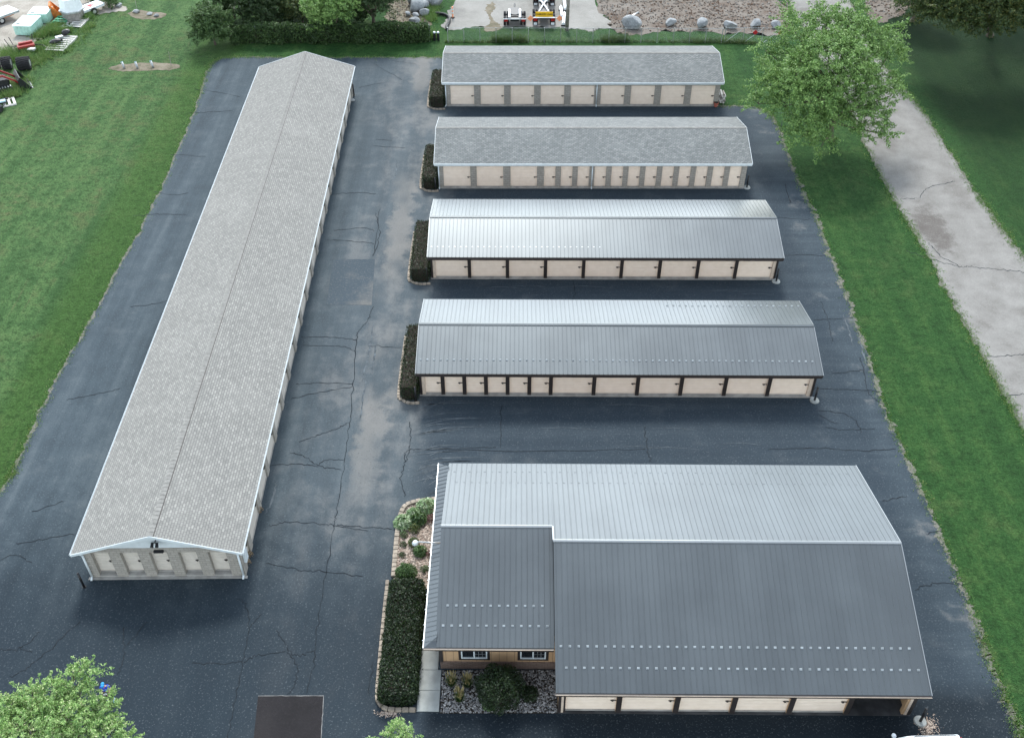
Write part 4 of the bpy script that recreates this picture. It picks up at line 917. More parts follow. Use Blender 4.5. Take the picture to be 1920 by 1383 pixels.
# river rock bed before the office
bx0, bx1, by0, by1 = GX(824, 1334)+.02, 2.4, GYY(1337), OFFY-.06
sheet('rock_bed', [Vector((bx0, by0, 0)), Vector((bx1, by0, 0)), Vector((bx1, by1, 0)), Vector((bx0, by1, 0))], .03, M['soil'])
def stones(name, label, pts, rmin, rmax, seed, m, cat, z=.03, flat=.7):
    mb = MB(); rnd = random.Random(seed)
    base = [Vector(p) for p in [(1, 0, 0), (-1, 0, 0), (0, 1, 0), (0, -1, 0), (0, 0, 1), (0, 0, -1)]]; fs = [(0, 2, 4), (2, 1, 4), (1, 3, 4), (3, 0, 4), (2, 0, 5), (1, 2, 5), (3, 1, 5), (0, 3, 5)]
    for p in pts:
        r = rnd.uniform(rmin, rmax); rot = Matrix.Rotation(rnd.uniform(0, 6.28), 3, Vector((rnd.gauss(0, 1), rnd.gauss(0, 1), rnd.gauss(0, 1))+Vector()).normalized() if False else 'Z') @ Matrix.Rotation(rnd.uniform(-.6, .6), 3, 'X')
        sc = Vector((r*rnd.uniform(.7, 1.3), r*rnd.uniform(.6, 1.1), r*flat*rnd.uniform(.7, 1.1)))
        mb.raw([rot @ Vector((q.x*sc.x, q.y*sc.y, q.z*sc.z))+Vector((p[0], p[1], z+sc.z*.6)) for q in base], fs)
    return tag(mb.build(name, M[m], None, False, 0, False), label, cat, kind='stuff')
rnd = random.Random(8)
stones('river_rocks', 'grey and white river rocks covering the bed under the office windows', [(rnd.uniform(bx0+.04, bx1-.04), rnd.uniform(by0+.03, by1-.05)) for _ in range(3300)], .035, .08, 9, 'river_rock', 'rocks', .03)
# mulch bed on the left of the office
mb_out = smooth_path([G(738, 1082), G(744, 1010), G(750, 970), G(760, 950), G(778, 942), G(800, 938), G(818, 936)], 8)
bed_poly = mb_out+[Vector((-3.9, GYY(934), 0)), Vector((-3.9, GYY(1100), 0)), G(735, 1110)]
sheet('mulch_bed', bed_poly, .03, M['rubble'])
def inside(p, poly):
    c = False; j = len(poly)-1
    for i in range(len(poly)):
        a, b = poly[i], poly[j]
        if (a.y > p[1]) != (b.y > p[1]) and p[0] < (b.x-a.x)*(p[1]-a.y)/(b.y-a.y)+a.x: c = not c
        j = i
    return c
xs_ = [p.x for p in bed_poly]; ys_ = [p.y for p in bed_poly]; pts = []
while len(pts) < 3600:
    p = (rnd.uniform(min(xs_), max(xs_)), rnd.uniform(min(ys_), max(ys_)))
    if inside(p, bed_poly): pts.append(p)
stones('wood_mulch', 'pinkish tan wood chips covering the planting bed', pts, .04, .09, 10, 'mulch', 'mulch', .025, .4)
edging('stone_edging', 'curved tan stone edging round the planting bed of hostas', mb_out, .30, .28, .17, 5)
edging('stone_edging', 'curved brick edging round the front end of the long wide hedge', smooth_path([G(727, 1090), G(716, 1200), G(708, 1295), G(711, 1318), G(728, 1330), G(780, 1332)], 8), .34, .2, .22, 6)
stones('spilled_gravel', 'brown gravel washed out beside the white based bollard and hedge end', [tuple(G(1740+rnd.gauss(0, 9), 1362+rnd.gauss(0, 10)))[:2] for _ in range(420)]+[tuple(G(728+rnd.gauss(0, 10), 1338+rnd.gauss(0, 3)))[:2] for _ in range(200)], .02, .05, 12, 'mulch', 'gravel', .012)

# planting
def hosta(label, uv, r, h, n, m, seed, size, cat='plant', name='hosta', group=None):
    rng = np.random.default_rng(seed); root = thing(name, label, cat, G(*uv), 0, group)
    a = rng.uniform(0, 6.28, n); rr = r*np.sqrt(rng.random(n)); c = np.c_[np.cos(a)*rr, np.sin(a)*rr, h*(1-(rr/r)**2*.75)*rng.uniform(.55, 1.05, n)+.03]
    out = np.c_[np.cos(a), np.sin(a), np.full(n, .6)]
    fast_mesh('foliage', leaves(c*np.array([.86, .86, 1]), size*.9, rng, .3, out, .5), 4, m, root)
    mb = MB()
    for k in range(9): t_ = 6.28*k/9; mb.cyl((0, 0, 0), (math.cos(t_)*r*.6, math.sin(t_)*r*.6, h*.6), .012, .006, 4)
    mb.build('stem', M['soil'], root); return root
hosta('large pale edged hosta at the top corner of the planting bed', (800, 952), .75, .6, 420, L['hosta'], 1, .24, group='hostas in the planting bed')
hosta('medium hosta between the corner hosta and the bed edge', (775, 966), .55, .5, 320, L['hosta'], 2, .22, group='hostas in the planting bed')
hosta('large pale hosta close to the curved stone edge', (757, 982), .72, .55, 420, L['hosta'], 3, .24, group='hostas in the planting bed')
hosta('dark green hosta in the middle of the hosta cluster', (784, 976), .65, .55, 420, L['bush'], 4, .24, group='hostas in the planting bed')
hosta('small olive round shrub below the hosta cluster', (777, 994), .42, .5, 350, L['dusky'], 5, .12, 'shrub', 'shrub')
hosta('small grey green tuft nearest the hosta by the edge', (757, 1004), .3, .3, 160, L['bush'], 6, .1, name='perennial')
hosta('tiny dark tuft left of the lamp arm', (756, 1022), .26, .25, 120, L['dark'], 7, .1, name='perennial')
hosta('olive shrub directly under the lamp head', (776, 1020), .42, .5, 320, L['dusky'], 8, .12, 'shrub', 'shrub')
hosta('spiky dark green lily clump below the lamp arm', (788, 1036), .5, .5, 260, L['bush'], 9, .22, name='daylily')
hosta('tiny dark tuft beside the edging above the round shrub', (754, 1042), .26, .25, 120, L['dark'], 10, .1, name='perennial')
hosta('reddish shrub beside the wall near the corner hosta', (808, 976), .35, .5, 220, L['purple'], 11, .12, 'shrub', 'shrub')
hosta('small green tuft near the end of the narrow pavement', (796, 1068), .3, .3, 160, L['bush'], 12, .1, name='perennial')
hosta('small reddish brown plant under the side roof', (806, 1040), .3, .35, 140, L['purple'], 13, .1, name='perennial')
def round_shrub(label, loc, r, h, n, m, seed, size=.11, name='round_shrub'):
    rng = np.random.default_rng(seed); root = thing(name, label, 'shrub', loc, 0)
    d = rng.normal(size=(n, 3)); d /= np.linalg.norm(d, axis=1)[:, None]; d[:, 2] = np.where(d[:, 2] < -.5, -d[:, 2], d[:, 2])
    k = rng.uniform(.78, 1.06, (n, 1))*(1+.08*np.sin(d[:, :1]*7+d[:, 1:2]*5)); c = d*k*np.array([r, r, h*.55])+np.array([0, 0, h*.47]); c[:, 2] = np.maximum(c[:, 2], .04)
    fast_mesh('foliage', leaves(c, size, rng, .15, d, .5), 4, m, root)
    mb = MB(); mb.blob((0, 0, h*.46), (r*.78, r*.78, h*.46), 3, 2, .1); mb.build('inner_branches', M['soil'], root); return root
round_shrub('bright round evergreen at the far end of the long wide hedge', G(762, 1084), .62, 1.0, 2600, L['bush'], 41, .1)
round_shrub('big dark round bush before the office windows', G(936, 1306), 1.25, 1.9, 6500, L['yew'], 42, .12)
round_shrub('low dark shrub near the office wing wall', G(992, 1304), .5, .45, 900, L['yew'], 43, .1)
hosta('bright green leafy plant at the front of the rock bed', (918, 1322), .48, .5, 330, L['bush'], 44, .16, name='leafy_plant')
def plume_grass(label, uv, seed, h=.95):
    rng = np.random.default_rng(seed); root = thing('ornamental_grass', label, 'grass clump', G(*uv), 0, 'ornamental grass clumps')
    n = 240; a = rng.uniform(0, 6.28, n); ln = rng.uniform(.12, .42, n); hh = h*rng.uniform(.6, 1.05, n); v = np.zeros((n, 3, 3)); d = np.c_[np.cos(a), np.sin(a)]; p = np.c_[-np.sin(a), np.cos(a)]
    v[:, 0, :2] = d*.06+p*.02; v[:, 1, :2] = d*.06-p*.02; v[:, 2, :2] = d*ln[:, None]; v[:, 2, 2] = hh*.8
    fast_mesh('blades', v.reshape(-1, 3), 3, L['bush'], root)
    n = 60; a = rng.uniform(0, 6.28, n); ln = rng.uniform(.05, .34, n); d = np.c_[np.cos(a)*ln, np.sin(a)*ln]; v = np.zeros((n, 4, 3)); q = np.c_[np.sin(a), -np.cos(a)]*.028
    v[:, 0, :2] = d*.8; v[:, 0, 2] = h*.65; v[:, 1, :2] = d+q; v[:, 1, 2] = h*.9; v[:, 2, :2] = d*1.25; v[:, 2, 2] = h*rng.uniform(1.05, 1.3, n); v[:, 3, :2] = d-q; v[:, 3, 2] = h*.9
    fast_mesh('plumes', v.reshape(-1, 3), 4, L['plume'], root)
plume_grass('feathery tan grass clump closest to the pavement and wall', (846, 1284), 1, .8); plume_grass('feathery tan grass clump left of the big round bush', (877, 1286), 2, .8); plume_grass('brightest yellow grass clump standing forward in the rocks', (862, 1314), 3, .95)
# withered plants along the long building and rubble by its far corner
for i, (uv, lb) in enumerate([((488, 958), 'withered tan plant highest along the long wall'), ((469, 1042), 'small withered plant in the middle of the wall foot'), ((464, 1056), 'orange brown dead plant nearest the meter box')]):
    hosta(lb, uv, .26, .4, 90, L['dry'], 50+i, .12, name='dead_plant')
def rock(name, label, uv, r, seed, grp, h=.7, m='rock', cat='boulder'):
    p = G(*uv); mb = MB(); mb.blob((0, 0, r*h*.75), (r, r*.8, r*h), seed, 3, .3); o = mb.build(name, M[m], None, False, 0); o.location = (p.x, p.y, 0); o.rotation_euler = (0, 0, seed)
    return tag(o, label, cat, grp)
rock('rubble_lump', 'pale rubble lump below the far corner bollard', (661, 190), .3, 71, None, .5, 'rock', 'rock')
# ------------------------------------------------------------------ trees
def lobes_px(base_uv, items):
    """lobes placed by bearing: (u, v, height of the lobe centre, rx, rz) -> offsets from the trunk foot"""
    b = G(*base_uv); out = []
    for (u, v, z, rx, rz) in items:
        p = G(u, v, z); out.append((p.x-b.x, p.y-b.y, z, rx, rx, rz))
    return out
bt = (1556, 262)
lb = lobes_px(bt, [(1555, 120, 8.5, 3.6, 2.6), (1500, 70, 9.2, 1.9, 1.6), (1545, 45, 9.6, 1.9, 1.6), (1590, 60, 9.6, 2.0, 1.6), (1635, 75, 9.2, 2.0, 1.5), (1665, 105, 7.6, 1.6, 1.3), (1460, 125, 7.2, 1.9, 1.5), (1445, 165, 6.0, 1.6, 1.3), (1490, 150, 7.6, 2.1, 1.6),
      (1470, 200, 5.0, 1.7, 1.3), (1530, 185, 6.6, 2.3, 1.7), (1600, 150, 7.4, 2.3, 1.7), (1650, 165, 6.2, 1.9, 1.5), (1670, 180, 5.4, 1.2, 1.0), (1610, 205, 5.4, 1.8, 1.4), (1640, 225, 4.2, 1.2, 1.1), (1520, 235, 4.6, 1.8, 1.3), (1560, 225, 5.0, 1.8, 1.3), (1540, 275, 3.0, 1.1, 1.0), (1622, 245, 3.6, .9, .9), (1500, 260, 3.6, 1.1, .9), (1575, 95, 9.2, 2.2, 1.6), (1692, 62, 8.4, .8, .8), (1422, 195, 5.0, .9, .8), (1658, 252, 3.2, .7, .7), (1478, 32, 9.8, .9, .8), (1600, 12, 10.4, .8, .8), (1435, 95, 8, .7, .7)])
tree('deciduous_tree', 'big bright green spreading tree between the lot and the pale road', G(*bt), [(a_, b_, c_, d_*.92, e_*.92, f_*.95) for a_, b_, c_, d_, e_, f_ in lb], 95000, .19, L['tree'], .34, 11, .4, .2, shell=.5, twigs=160, per=46, length=1.25)
# darker trees in the upper right corner
def simple_tree(label, uv, rx, h, n, size, leafm, seed, z0=.2, group='trees at the top of the picture', nl=11, ry=None, name='deciduous_tree', clump=.22, up=.35, r0=.28, rl=.42, ln=1.3):
    return tree(name, label, G(*uv), rand_lobes(nl, rx, ry or rx, h*z0, h, seed, rl), int(n*1.5), size*.8, leafm, r0, seed, .4, clump, 'tree', group, .45, 50, up, .5, 44, ln)
dt = (1856, 68)
tree('deciduous_tree', 'dusky tree with yellowing leaves hanging over the upper right shade', G(*dt), lobes_px(dt, [(1800, 10, 8, 3, 2), (1850, 15, 8, 3, 2), (1900, 0, 8.5, 3, 2.2), (1760, 5, 7.5, 2.2, 1.8), (1720, 0, 7, 1.8, 1.5), (1815, 45, 6, 1.5, 1.2), (1850, 58, 5.2, 1.2, 1.0), (1872, 42, 6, 1.4, 1.2), (1780, 32, 6.5, 1.8, 1.4), (1905, 36, 6, 1.4, 1.2), (1930, 20, 7, 2, 1.6), (1738, 26, 6, 1.5, 1.2), (1835, -30, 10, 3.5, 2.5), (1900, -40, 10, 3.5, 2.5), (1760, -30, 9, 3, 2)]),
     100000, .21, L['dusky'], .32, 81, .4, .2, 'tree', 'trees at the top of the picture', .45, 60, .3, .5, 44, 1.2)
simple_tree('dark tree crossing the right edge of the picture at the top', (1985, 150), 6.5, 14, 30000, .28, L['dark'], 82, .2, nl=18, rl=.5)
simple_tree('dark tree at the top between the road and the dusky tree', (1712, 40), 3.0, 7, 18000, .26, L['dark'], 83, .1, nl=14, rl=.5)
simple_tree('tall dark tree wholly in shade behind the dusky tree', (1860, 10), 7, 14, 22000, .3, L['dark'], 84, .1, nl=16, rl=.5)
# near trees, lower left
bn = (75, 1500)
ln_ = lobes_px(bn, [(55, 1365, 7.4, 1.6, 1.1), (115, 1345, 7.8, 1.0, .8), (168, 1262, 8.2, .38, .5), (140, 1275, 8.2, .5, .5), (100, 1300, 8.1, .6, .5), (150, 1305, 7.9, .55, .5), (12, 1330, 7.8, .5, .6), (205, 1375, 6.8, .75, .5), (160, 1365, 7.2, .8, .6), (0, 1390, 7.2, .8, .7), (232, 1392, 6.3, .5, .4), (4, 1308, 8.0, .25, .4), (100, 1420, 6.4, 1.7, .9), (185, 1318, 7.3, .35, .25), (206, 1312, 7.2, .22, .14), (160, 1240, 8.4, .15, .3), (62, 1305, 8.2, .4, .4), (40, 1290, 8.2, .2, .3), (195, 1340, 7.0, .5, .35)])
tree('deciduous_tree', 'pale green leafy tree in the lower left corner before the person', G(*bn), ln_, 42000, .135, L['tree_near'], .2, 12, .45, .075, shell=.3, twigs=200, up=.25, aspect=.36, per=34, length=.62)
bs = (742, 1520)
ls = lobes_px(bs, [(745, 1378, 5.2, .35, .3), (722, 1372, 5.3, .16, .2), (760, 1366, 5.5, .12, .2), (775, 1378, 5.2, .18, .2), (750, 1415, 4.8, .7, .4), (700, 1392, 5.0, .15, .15), (735, 1362, 5.5, .1, .2)])
tree('small_tree', 'top of a small yellow green tree rising below the long hedge', G(*bs), ls, 5600, .115, L['tree_near'], .08, 13, .5, .06, 'tree', None, .3, 50, .25, .38, 30, .5)
bs = (931, 1500)
tree('sapling', 'single leafy shoot tip at the bottom edge below the rock bed', G(*bs), lobes_px(bs, [(931, 1386, 4.6, .06, .12), (928, 1396, 4.4, .12, .16)]), 200, .11, L['tree_near'], .04, 14, .5, .04, 'tree', None, .3, 6, .25, .4, 20, .3)
# the thicket at the top left
def bush(label, uv, rx, h, n, size, leafm, seed, nl=9, name='bush', cat='bush', group='bushes along the vine covered fence', ry=None, clump=.16):
    return tree(name, label, G(*uv), dome_lobes(nl, rx, ry or rx*.9, h, seed), int(n*1.3), size*.85, leafm, .1, seed, .3, clump, cat, group, .5, 30, .35, .5, 36, .6)
bush('rounded mid green bush at the left end of the vine covered fence', (404, 84), 2.9, 5.2, 20000, .22, L['bush'], 91)
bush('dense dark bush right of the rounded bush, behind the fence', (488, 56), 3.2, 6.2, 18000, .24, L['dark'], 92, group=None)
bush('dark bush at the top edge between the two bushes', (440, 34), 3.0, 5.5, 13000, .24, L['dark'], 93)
bush('dusky grey green brush left of the bright maple', (568, 44), 3.4, 4.2, 14000, .22, L['dusky'], 94)
simple_tree('bright green maple drooping over the vine covered fence', (630, 76), 2.9, 6.6, 17000, .27, L['tree'], 95, .06, 'trees at the top of the picture', 10, None, 'maple_tree', .2, .35, .2, .5, .9)
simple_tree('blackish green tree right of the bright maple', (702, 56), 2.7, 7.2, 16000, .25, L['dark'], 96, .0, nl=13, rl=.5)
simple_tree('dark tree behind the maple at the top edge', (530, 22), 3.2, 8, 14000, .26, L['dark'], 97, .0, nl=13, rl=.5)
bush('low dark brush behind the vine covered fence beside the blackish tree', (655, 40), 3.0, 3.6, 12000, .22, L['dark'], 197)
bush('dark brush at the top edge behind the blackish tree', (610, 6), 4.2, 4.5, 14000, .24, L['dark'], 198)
bush('small dark green bush at the top of the left lawn', (206, 14), 1.0, 1.6, 1800, .2, L['bush'], 98, 6, group=None)
bush('grey green weedy bush beside the lettered trailer', (178, 4), 1.3, 1.4, 1800, .2, L['bush'], 99, 6, group=None)
# vine-covered fence
p0, p1 = G(436, 80), G(806, 78); ln = (p1-p0).length
vf = thing('vine_fence', 'long fence buried in dark green vines behind the long building', 'fence', (p0+p1)/2, math.atan2(p1.y-p0.y, p1.x-p0.x))
rng = np.random.default_rng(5); q = hedge_leaves(ln/2, .5, 2.1, 20000, .22, rng, .4).reshape(-1, 4, 3)
cx_ = q.mean(axis=1, keepdims=True); q = q+np.concatenate([np.zeros_like(cx_[..., :1]), .25*np.sin(cx_[..., :1]*1.3)+.12*np.sin(cx_[..., :1]*3.7), .16*np.sin(cx_[..., :1]*.9+1)*cx_[..., 2:3]/2], axis=2)
q2 = leaves(np.c_[rng.uniform(-ln/2, ln/2, 9000), rng.normal(size=9000)*.3, rng.uniform(.05, 1.9, 9000)], .22, rng, .2).reshape(-1, 4, 3); fast_mesh('vines', np.concatenate([q, q2]).reshape(-1, 3), 4, L['vine'], vf); hedge_core(ln/2-.5, .2, 1.6, .05).build('inner_branches', M['soil'], vf)
for k in range(9):
    mb = MB(); x = -ln/2+ln*k/8; mb.cyl((x, 0, 0), (x, 0, 2.0), .03); mb.build('post', M['galv'], vf)
# chain link fence with gate
def chain_fence(name, label, a, b, h, n, brace=False):
    root = thing(name, label, 'fence', a, math.atan2(b.y-a.y, b.x-a.x)); ln = (b-a).length
    for k in range(n+1):
        mb = MB(); mb.cyl((ln*k/n, 0, 0), (ln*k/n, 0, h+.05), .035 if k not in (0, n) else .045, None, 8); mb.build('post', M['galv'], root)
    mb = MB(); mb.cyl((0, 0, h), (ln, 0, h), .022, None, 6); mb.build('top_rail', M['galv'], root)
    mb = MB(); s = .16; m = int((ln+h)/s)
    for k in range(m):
        for sg in (1, -1):
            x0 = k*s-h if sg > 0 else k*s; xa, za = x0, 0.05; xb, zb = x0+sg*h, h
            pa, pb = Vector((xa, 0, za)), Vector((xb, 0, zb))
            lo, hi = 0., 1.
            dx = xb-xa
            for lim in (0, ln):
                t = (lim-xa)/dx
                if (dx > 0) == (lim == 0): lo = max(lo, t)
                else: hi = min(hi, t)
            if hi-lo > .02: mb.cyl(pa.lerp(pb, lo), pa.lerp(pb, hi), .0025, None, 3, False)
    mb.build('wire_mesh', M['galv'], root, False, 0, False)
    return root, ln
chain_fence('chain_fence', 'thin chain link fence behind the farthest shed', G(840, 80), G(1352, 81), 1.7, 17)
groot, gl = chain_fence('chain_gate', 'chain link gate with red diamond reflectors left of the big tree', G(1357, 81), G(1462, 82), 1.8, 3)
def diamond(c, r, th=.02):
    mb = MB(); mb.extrude([(c[0]-r, c[2]), (c[0], c[2]-r), (c[0]+r, c[2]), (c[0], c[2]+r)], c[1]-th, c[1]); return mb
M['red'] = plain('red_reflector', (.42, .02, .025), .5); M['orange'] = plain('orange_cloth', (.95, .38, .20), .7, 0, .05); M['yellow'] = plain('yellow_sign', (.85, .50, .02), .5, 0, .05)
for x in (gl*.53, gl*.97): diamond((x, -.05, 1.3), .3).build('reflector', M['red'], groot)
for x0 in (.1, gl*.36, gl*.70):
    mb = MB(); mb.cyl((x0, -.02, .1), (x0+gl*.30, -.02, 1.75), .022); mb.build('brace', M['galv'], groot)

# ------------------------------------------------------------------ boulders, pole, pipes at the back
rows = [((1184, 52), 1.2, 'biggest grey boulder, with steel pipes laid across it'), ((1257, 48), .75, 'grey boulder second from the pipes'), ((1315, 52), .95, 'white boulder third from the pipes, behind the fence'), ((1369, 53), .85, 'pointed pale boulder left of the red reflectors'), ((1417, 51), .78, 'flat topped pale boulder above the first red reflector'), ((1454, 52), .75, 'pale boulder half hidden at the big tree')]
for i, (uv, r, lb_) in enumerate(rows): rock('boulder', lb_, uv, r, 100+i, 'boulders lined up behind the fence')
hill = [((783, 8), 1.3, 'largest blue grey boulder on the dry slope'), ((797, 14), .75, 'round grey boulder right of the largest slope boulder'), ((815, 10), 1.1, 'tan boulder at the top right of the slope'), ((780, 20), 1.15, 'long flat grey boulder below the largest slope boulder'), ((796, 28), .75, 'smooth pale grey boulder at the slope foot'),
        ((780, 33), .5, 'small dark blue boulder on the slope'), ((777, 46), .72, 'blue white boulder beside the grass'), ((764, 30), .45, 'small upright white rock on the slope'), ((767, 62), .6, 'tan broken boulder at the vine hedge end'), ((779, 61), .65, 'pinkish grey boulder next to the broken one')]
for i, (uv, r, lb_) in enumerate(hill): rock('boulder', lb_, uv, r, 120+i, 'boulders on the dry slope')
for i, (uv, r, lb_) in enumerate([((223, 13), .6, 'flat white rock beside the small dark lawn bush'), ((256, 24), .5, 'flat white rock on the small bare mound'), ((281, 28), .42, 'grey rock in the middle of the small bare mound'), ((293, 31), .42, 'pale rock at the right of the small bare mound')]): rock('boulder', lb_, uv, r, 140+i, 'rocks on the left lawn', .4)
rnd = random.Random(17)
rp = []
for _ in range(3000):
    u = rnd.uniform(1118, 1478); v = rnd.uniform(-30, 60)
    if v > 52 and rnd.random() < .6: continue
    if u < 1122+max(0, v-15)*.7: continue
    rp.append(tuple(G(u, v))[:2])
for _ in range(300): rp.append(tuple(G(rnd.uniform(1622, 1700), rnd.uniform(-20, 34)))[:2])
stones('rubble_stones', 'brown and grey broken stones strewn over the rubble field', rp, .05, .16, 18, 'rubble_rock', 'rubble', .02)
stones('slope_stones', 'small tan stones strewn on the dry slope', [tuple(G(rnd.uniform(728, 806), rnd.uniform(-10, 56)))[:2] for _ in range(900)], .04, .11, 19, 'rubble_rock', 'stones', .02)
t = thing('utility_pole', 'grey wooden utility pole standing behind the fence', 'pole', G(1063, 57)); mb = MB(); mb.cyl((0, 0, 0), (.05, 0, 12), .21, .15, 14); mb.build('shaft', M['dead_wood'], t, True)
mb = MB(); mb.box(-1.2, 1.2, .16, .28, 11.0, 11.12); mb.build('crossarm', M['dead_wood'], t)
for k in range(3):
    mb = MB(); mb.cyl((0, 0, 0), (.05, .02, 1.3), .045); o = mb.build('steel_pipe', M['galv'], None, True)
    a, b = G(1164+k*3, 42+k*1.5), G(1192+k*2, 42); o.location = (0, 0, 0)
    me = o.data; a.z = .12+.05*k; b.z = 1.1+.06*k; mb = MB(); mb.cyl(a, b, .07, None, 8); o2 = mb.build('steel_pipe', M['galv'], None, True); bpy.data.objects.remove(o)
    tag(o2, ['lowest grey steel pipe leaning on the biggest boulder', 'middle grey steel pipe leaning on the biggest boulder', 'uppermost grey steel pipe leaning on the biggest boulder'][k], 'pipe', 'pipes leaning on the boulder')
cp_ = smooth_path([G(u, v)+Vector((0, 0, .2)) for u, v in ((816, 28), (828, 29), (838, 32), (843, 38), (841, 46), (838, 52), (838, 58))], 5)
mb = MB(); mb.tube(cp_, .17, 10); o = mb.build('drain_pipe', M['black'], None, True); tag(o, 'curved black corrugated drain pipe lying beside the yard slab', 'pipe')
t = thing('channel_post', 'slim orange and white traffic post at the slab corner', 'traffic post', G(849, 34))
mb = MB(); mb.cyl((0, 0, 0), (0, 0, .1), .25, .22, 12); mb.build('base', M['rubber'], t)
mb = MB(); mb.cyl((0, 0, .1), (0, 0, 1.35), .1, .08, 12); mb.build('post', M['orange'], t)
for z in (.55, .95): mb = MB(); mb.cyl((0, 0, z), (0, 0, z+.17), .106, .102, 12); mb.build('band', M['white'], t)
for i, (u, lb_) in enumerate(((815, 'left white capped black valve post by the fence end'), (822, 'right white capped black valve post by the fence end'))):
    t = thing('valve_post', lb_, 'post', G(u, 76), 0, 'white capped posts'); mb = MB(); mb.cyl((0, 0, 0), (0, 0, .9), .14); mb.build('post', M['black'], t); mb = MB(); mb.cyl((0, 0, .9), (0, 0, 1.02), .17, .12, 12); mb.build('cap', M['white'], t)
# ------------------------------------------------------------------ vehicles and scrap
def wheel(parent, c, r, wd, axis='x', lugs=0, dual=False, name='wheel'):
    mb = MB(); d = Vector((1, 0, 0)) if axis == 'x' else Vector((0, 1, 0)); c = Vector(c)
    mb.cyl(c-d*wd/2, c+d*wd/2, r*.9, r*.9, 18); mb.cyl(c-d*wd*.36, c+d*wd*.36, r, r, 18)
    if lugs:
        for k in range(lugs):
            a = 6.283*k/lugs; u = Vector((0, math.cos(a), math.sin(a))) if axis == 'x' else Vector((math.cos(a), 0, math.sin(a)))
            for sg in (-1, 1):
                p = c+u*r*.99+d*sg*wd*.02; q = c+(Matrix.Rotation(.28, 3, d) @ u)*r*.99+d*sg*wd*.5
                mb.cyl(p, q, r*.075, None, 4)
    o = mb.build(name, M['rubber'], parent)
    m2 = MB(); m2.cyl(c-d*(wd/2+.004), c+d*(wd/2+.004), r*.52, r*.52, 14); m2.build('rim', M['rim'], o)
    return o
def textmesh(txt, name, m, parent, size, loc, rot):
    cu = bpy.data.curves.new(name, 'FONT'); cu.body = txt; cu.size = size; cu.align_x = 'CENTER'; cu.align_y = 'CENTER'; cu.extrude = .004; cu.offset = .006
    o = bpy.data.objects.new(name, cu); C.objects.link(o); dg = bpy.context.evaluated_depsgraph_get(); me = bpy.data.meshes.new_from_object(o.evaluated_get(dg))
    bpy.data.objects.remove(o); me.materials.clear(); me.materials.append(m); o = link(bpy.data.objects.new(name, me), parent); o.location = loc; o.rotation_euler = rot; return o
M['vwhite'] = plain('white_vehicle_paint', (.74, .78, .8), .3, 0, .05); M['vblue'] = plain('pale_blue_paint', (.42, .60, .70), .35, 0, .08); M['tail'] = plain('tail_light', (.35, .015, .015), .3)
# dolly
t = thing('trailer_dolly', 'low black trailer dolly with a fifth wheel, left of the oversize load trailer', 'dolly', G(965, 50))
mb = MB(); mb.box(-.5, .5, -.3, 3.2, .75, .95); mb.box(-1.25, 1.25, .5, .7, .55, .75); mb.box(-1.25, 1.25, 1.8, 2.0, .55, .75); mb.build('frame', M['black'], t, False, .02)
mb = MB(); mb.cyl((0, 1.2, .96), (0, 1.2, 1.12), .55, .5, 18); mb.box(-.42, .42, .5, .7, .96, 1.04); mb.build('fifth_wheel', M['black'], t)
mb = MB(); mb.box(-1.3, 1.3, -.34, -.30, .98, 1.06); mb.build('light_bar', M['vwhite'], t)
for x in (-1.0, 1.0):
    mb = MB(); mb.box(x-.2, x+.2, -.345, -.305, .72, .96); mb.build('tail_light', M['tail'], t)
    mb = MB(); mb.box(x*.62-.12, x*.62+.12, .1, 2.4, 1.0, 1.1); mb.build('side_rail', M['vwhite'], t)
for x in (-1.15, -.8, .8, 1.15):
    for y in (.5, 1.9): wheel(t, (x, y, .5), .5, .28)
mb = MB(); mb.tube([Vector((0, 3.2, .85)), Vector((0, 4.8, .7))], .1, 8); mb.build('drawbar', M['black'], t)
# oversize load trailer
t = thing('lowboy_trailer', 'black lowboy trailer end with a yellow OVERSIZE LOAD sign and orange flags', 'trailer', G(1020, 50))
mb = MB(); mb.box(-.55, .55, .1, 6.5, .85, 1.1); mb.box(-1.2, 1.2, .1, .35, .8, 1.05); mb.box(-1.25, 1.25, 1.0, 1.2, .5, .7); mb.box(-1.25, 1.25, 2.4, 2.6, .5, .7); mb.build('frame', M['black'], t, False, .02)
mb = MB(); mb.box(-1.0, 1.0, .02, .06, 1.12, 1.72); sgn = mb.build('sign', M['yellow'], t)
textmesh('OVERSIZE LOAD', 'sign_lettering', M['black'], sgn, .27, (0, .012, 1.42), (math.pi/2, 0, 0))
mb = MB(); mb.box(-1.28, 1.28, .0, .08, .98, 1.06); mb.build('light_bar', M['vwhite'], t)
for x in (-1.0, 1.0):
    mb = MB(); mb.box(x-.22, x+.22, .02, .09, .62, .96); mb.build('tail_light', M['tail'], t)
    mb = MB(); mb.box(x-.3, x+.3, .06, .09, .12, .58); f = mb.build('mud_flap', M['black'], t); mb = MB(); mb.box(x-.2, x+.2, .045, .058, .16, .45); mb.build('flap_plate', M['vwhite'], f)
    fl = MB(); fx = 1.75 if x > 0 else -1.6; fl.cyl((x*1.25, .05, 1.02), (fx, .0, 1.05), .02); r_ = fl.build('flag_rod', M['galv'], t)
    diamond((fx+.02, -.03, .98), .36).build('flag', M['orange'], r_)
    for y in (1.1, 2.5):
        for dx in (-.17, .17): wheel(t, (x+dx, y, .52), .52, .28)
    mb = MB(); mb.tube([Vector((x*.55, 1.6, 1.12)), Vector((0, 3.3, 1.35)), Vector((-x*.4, 4.4, 1.35))], .09, 6); mb.build('brace', M['vwhite'], t)
mb = MB(); mb.box(-.55, .55, 4.4, 5.0, 1.12, 1.5); mb.build('neck_plate', M['vwhite'], t, False, .03)
mb = MB(); mb.box(-.35, .35, 5.0, 5.1, 1.3, 1.5); mb.build('marker', M['orange'], t)
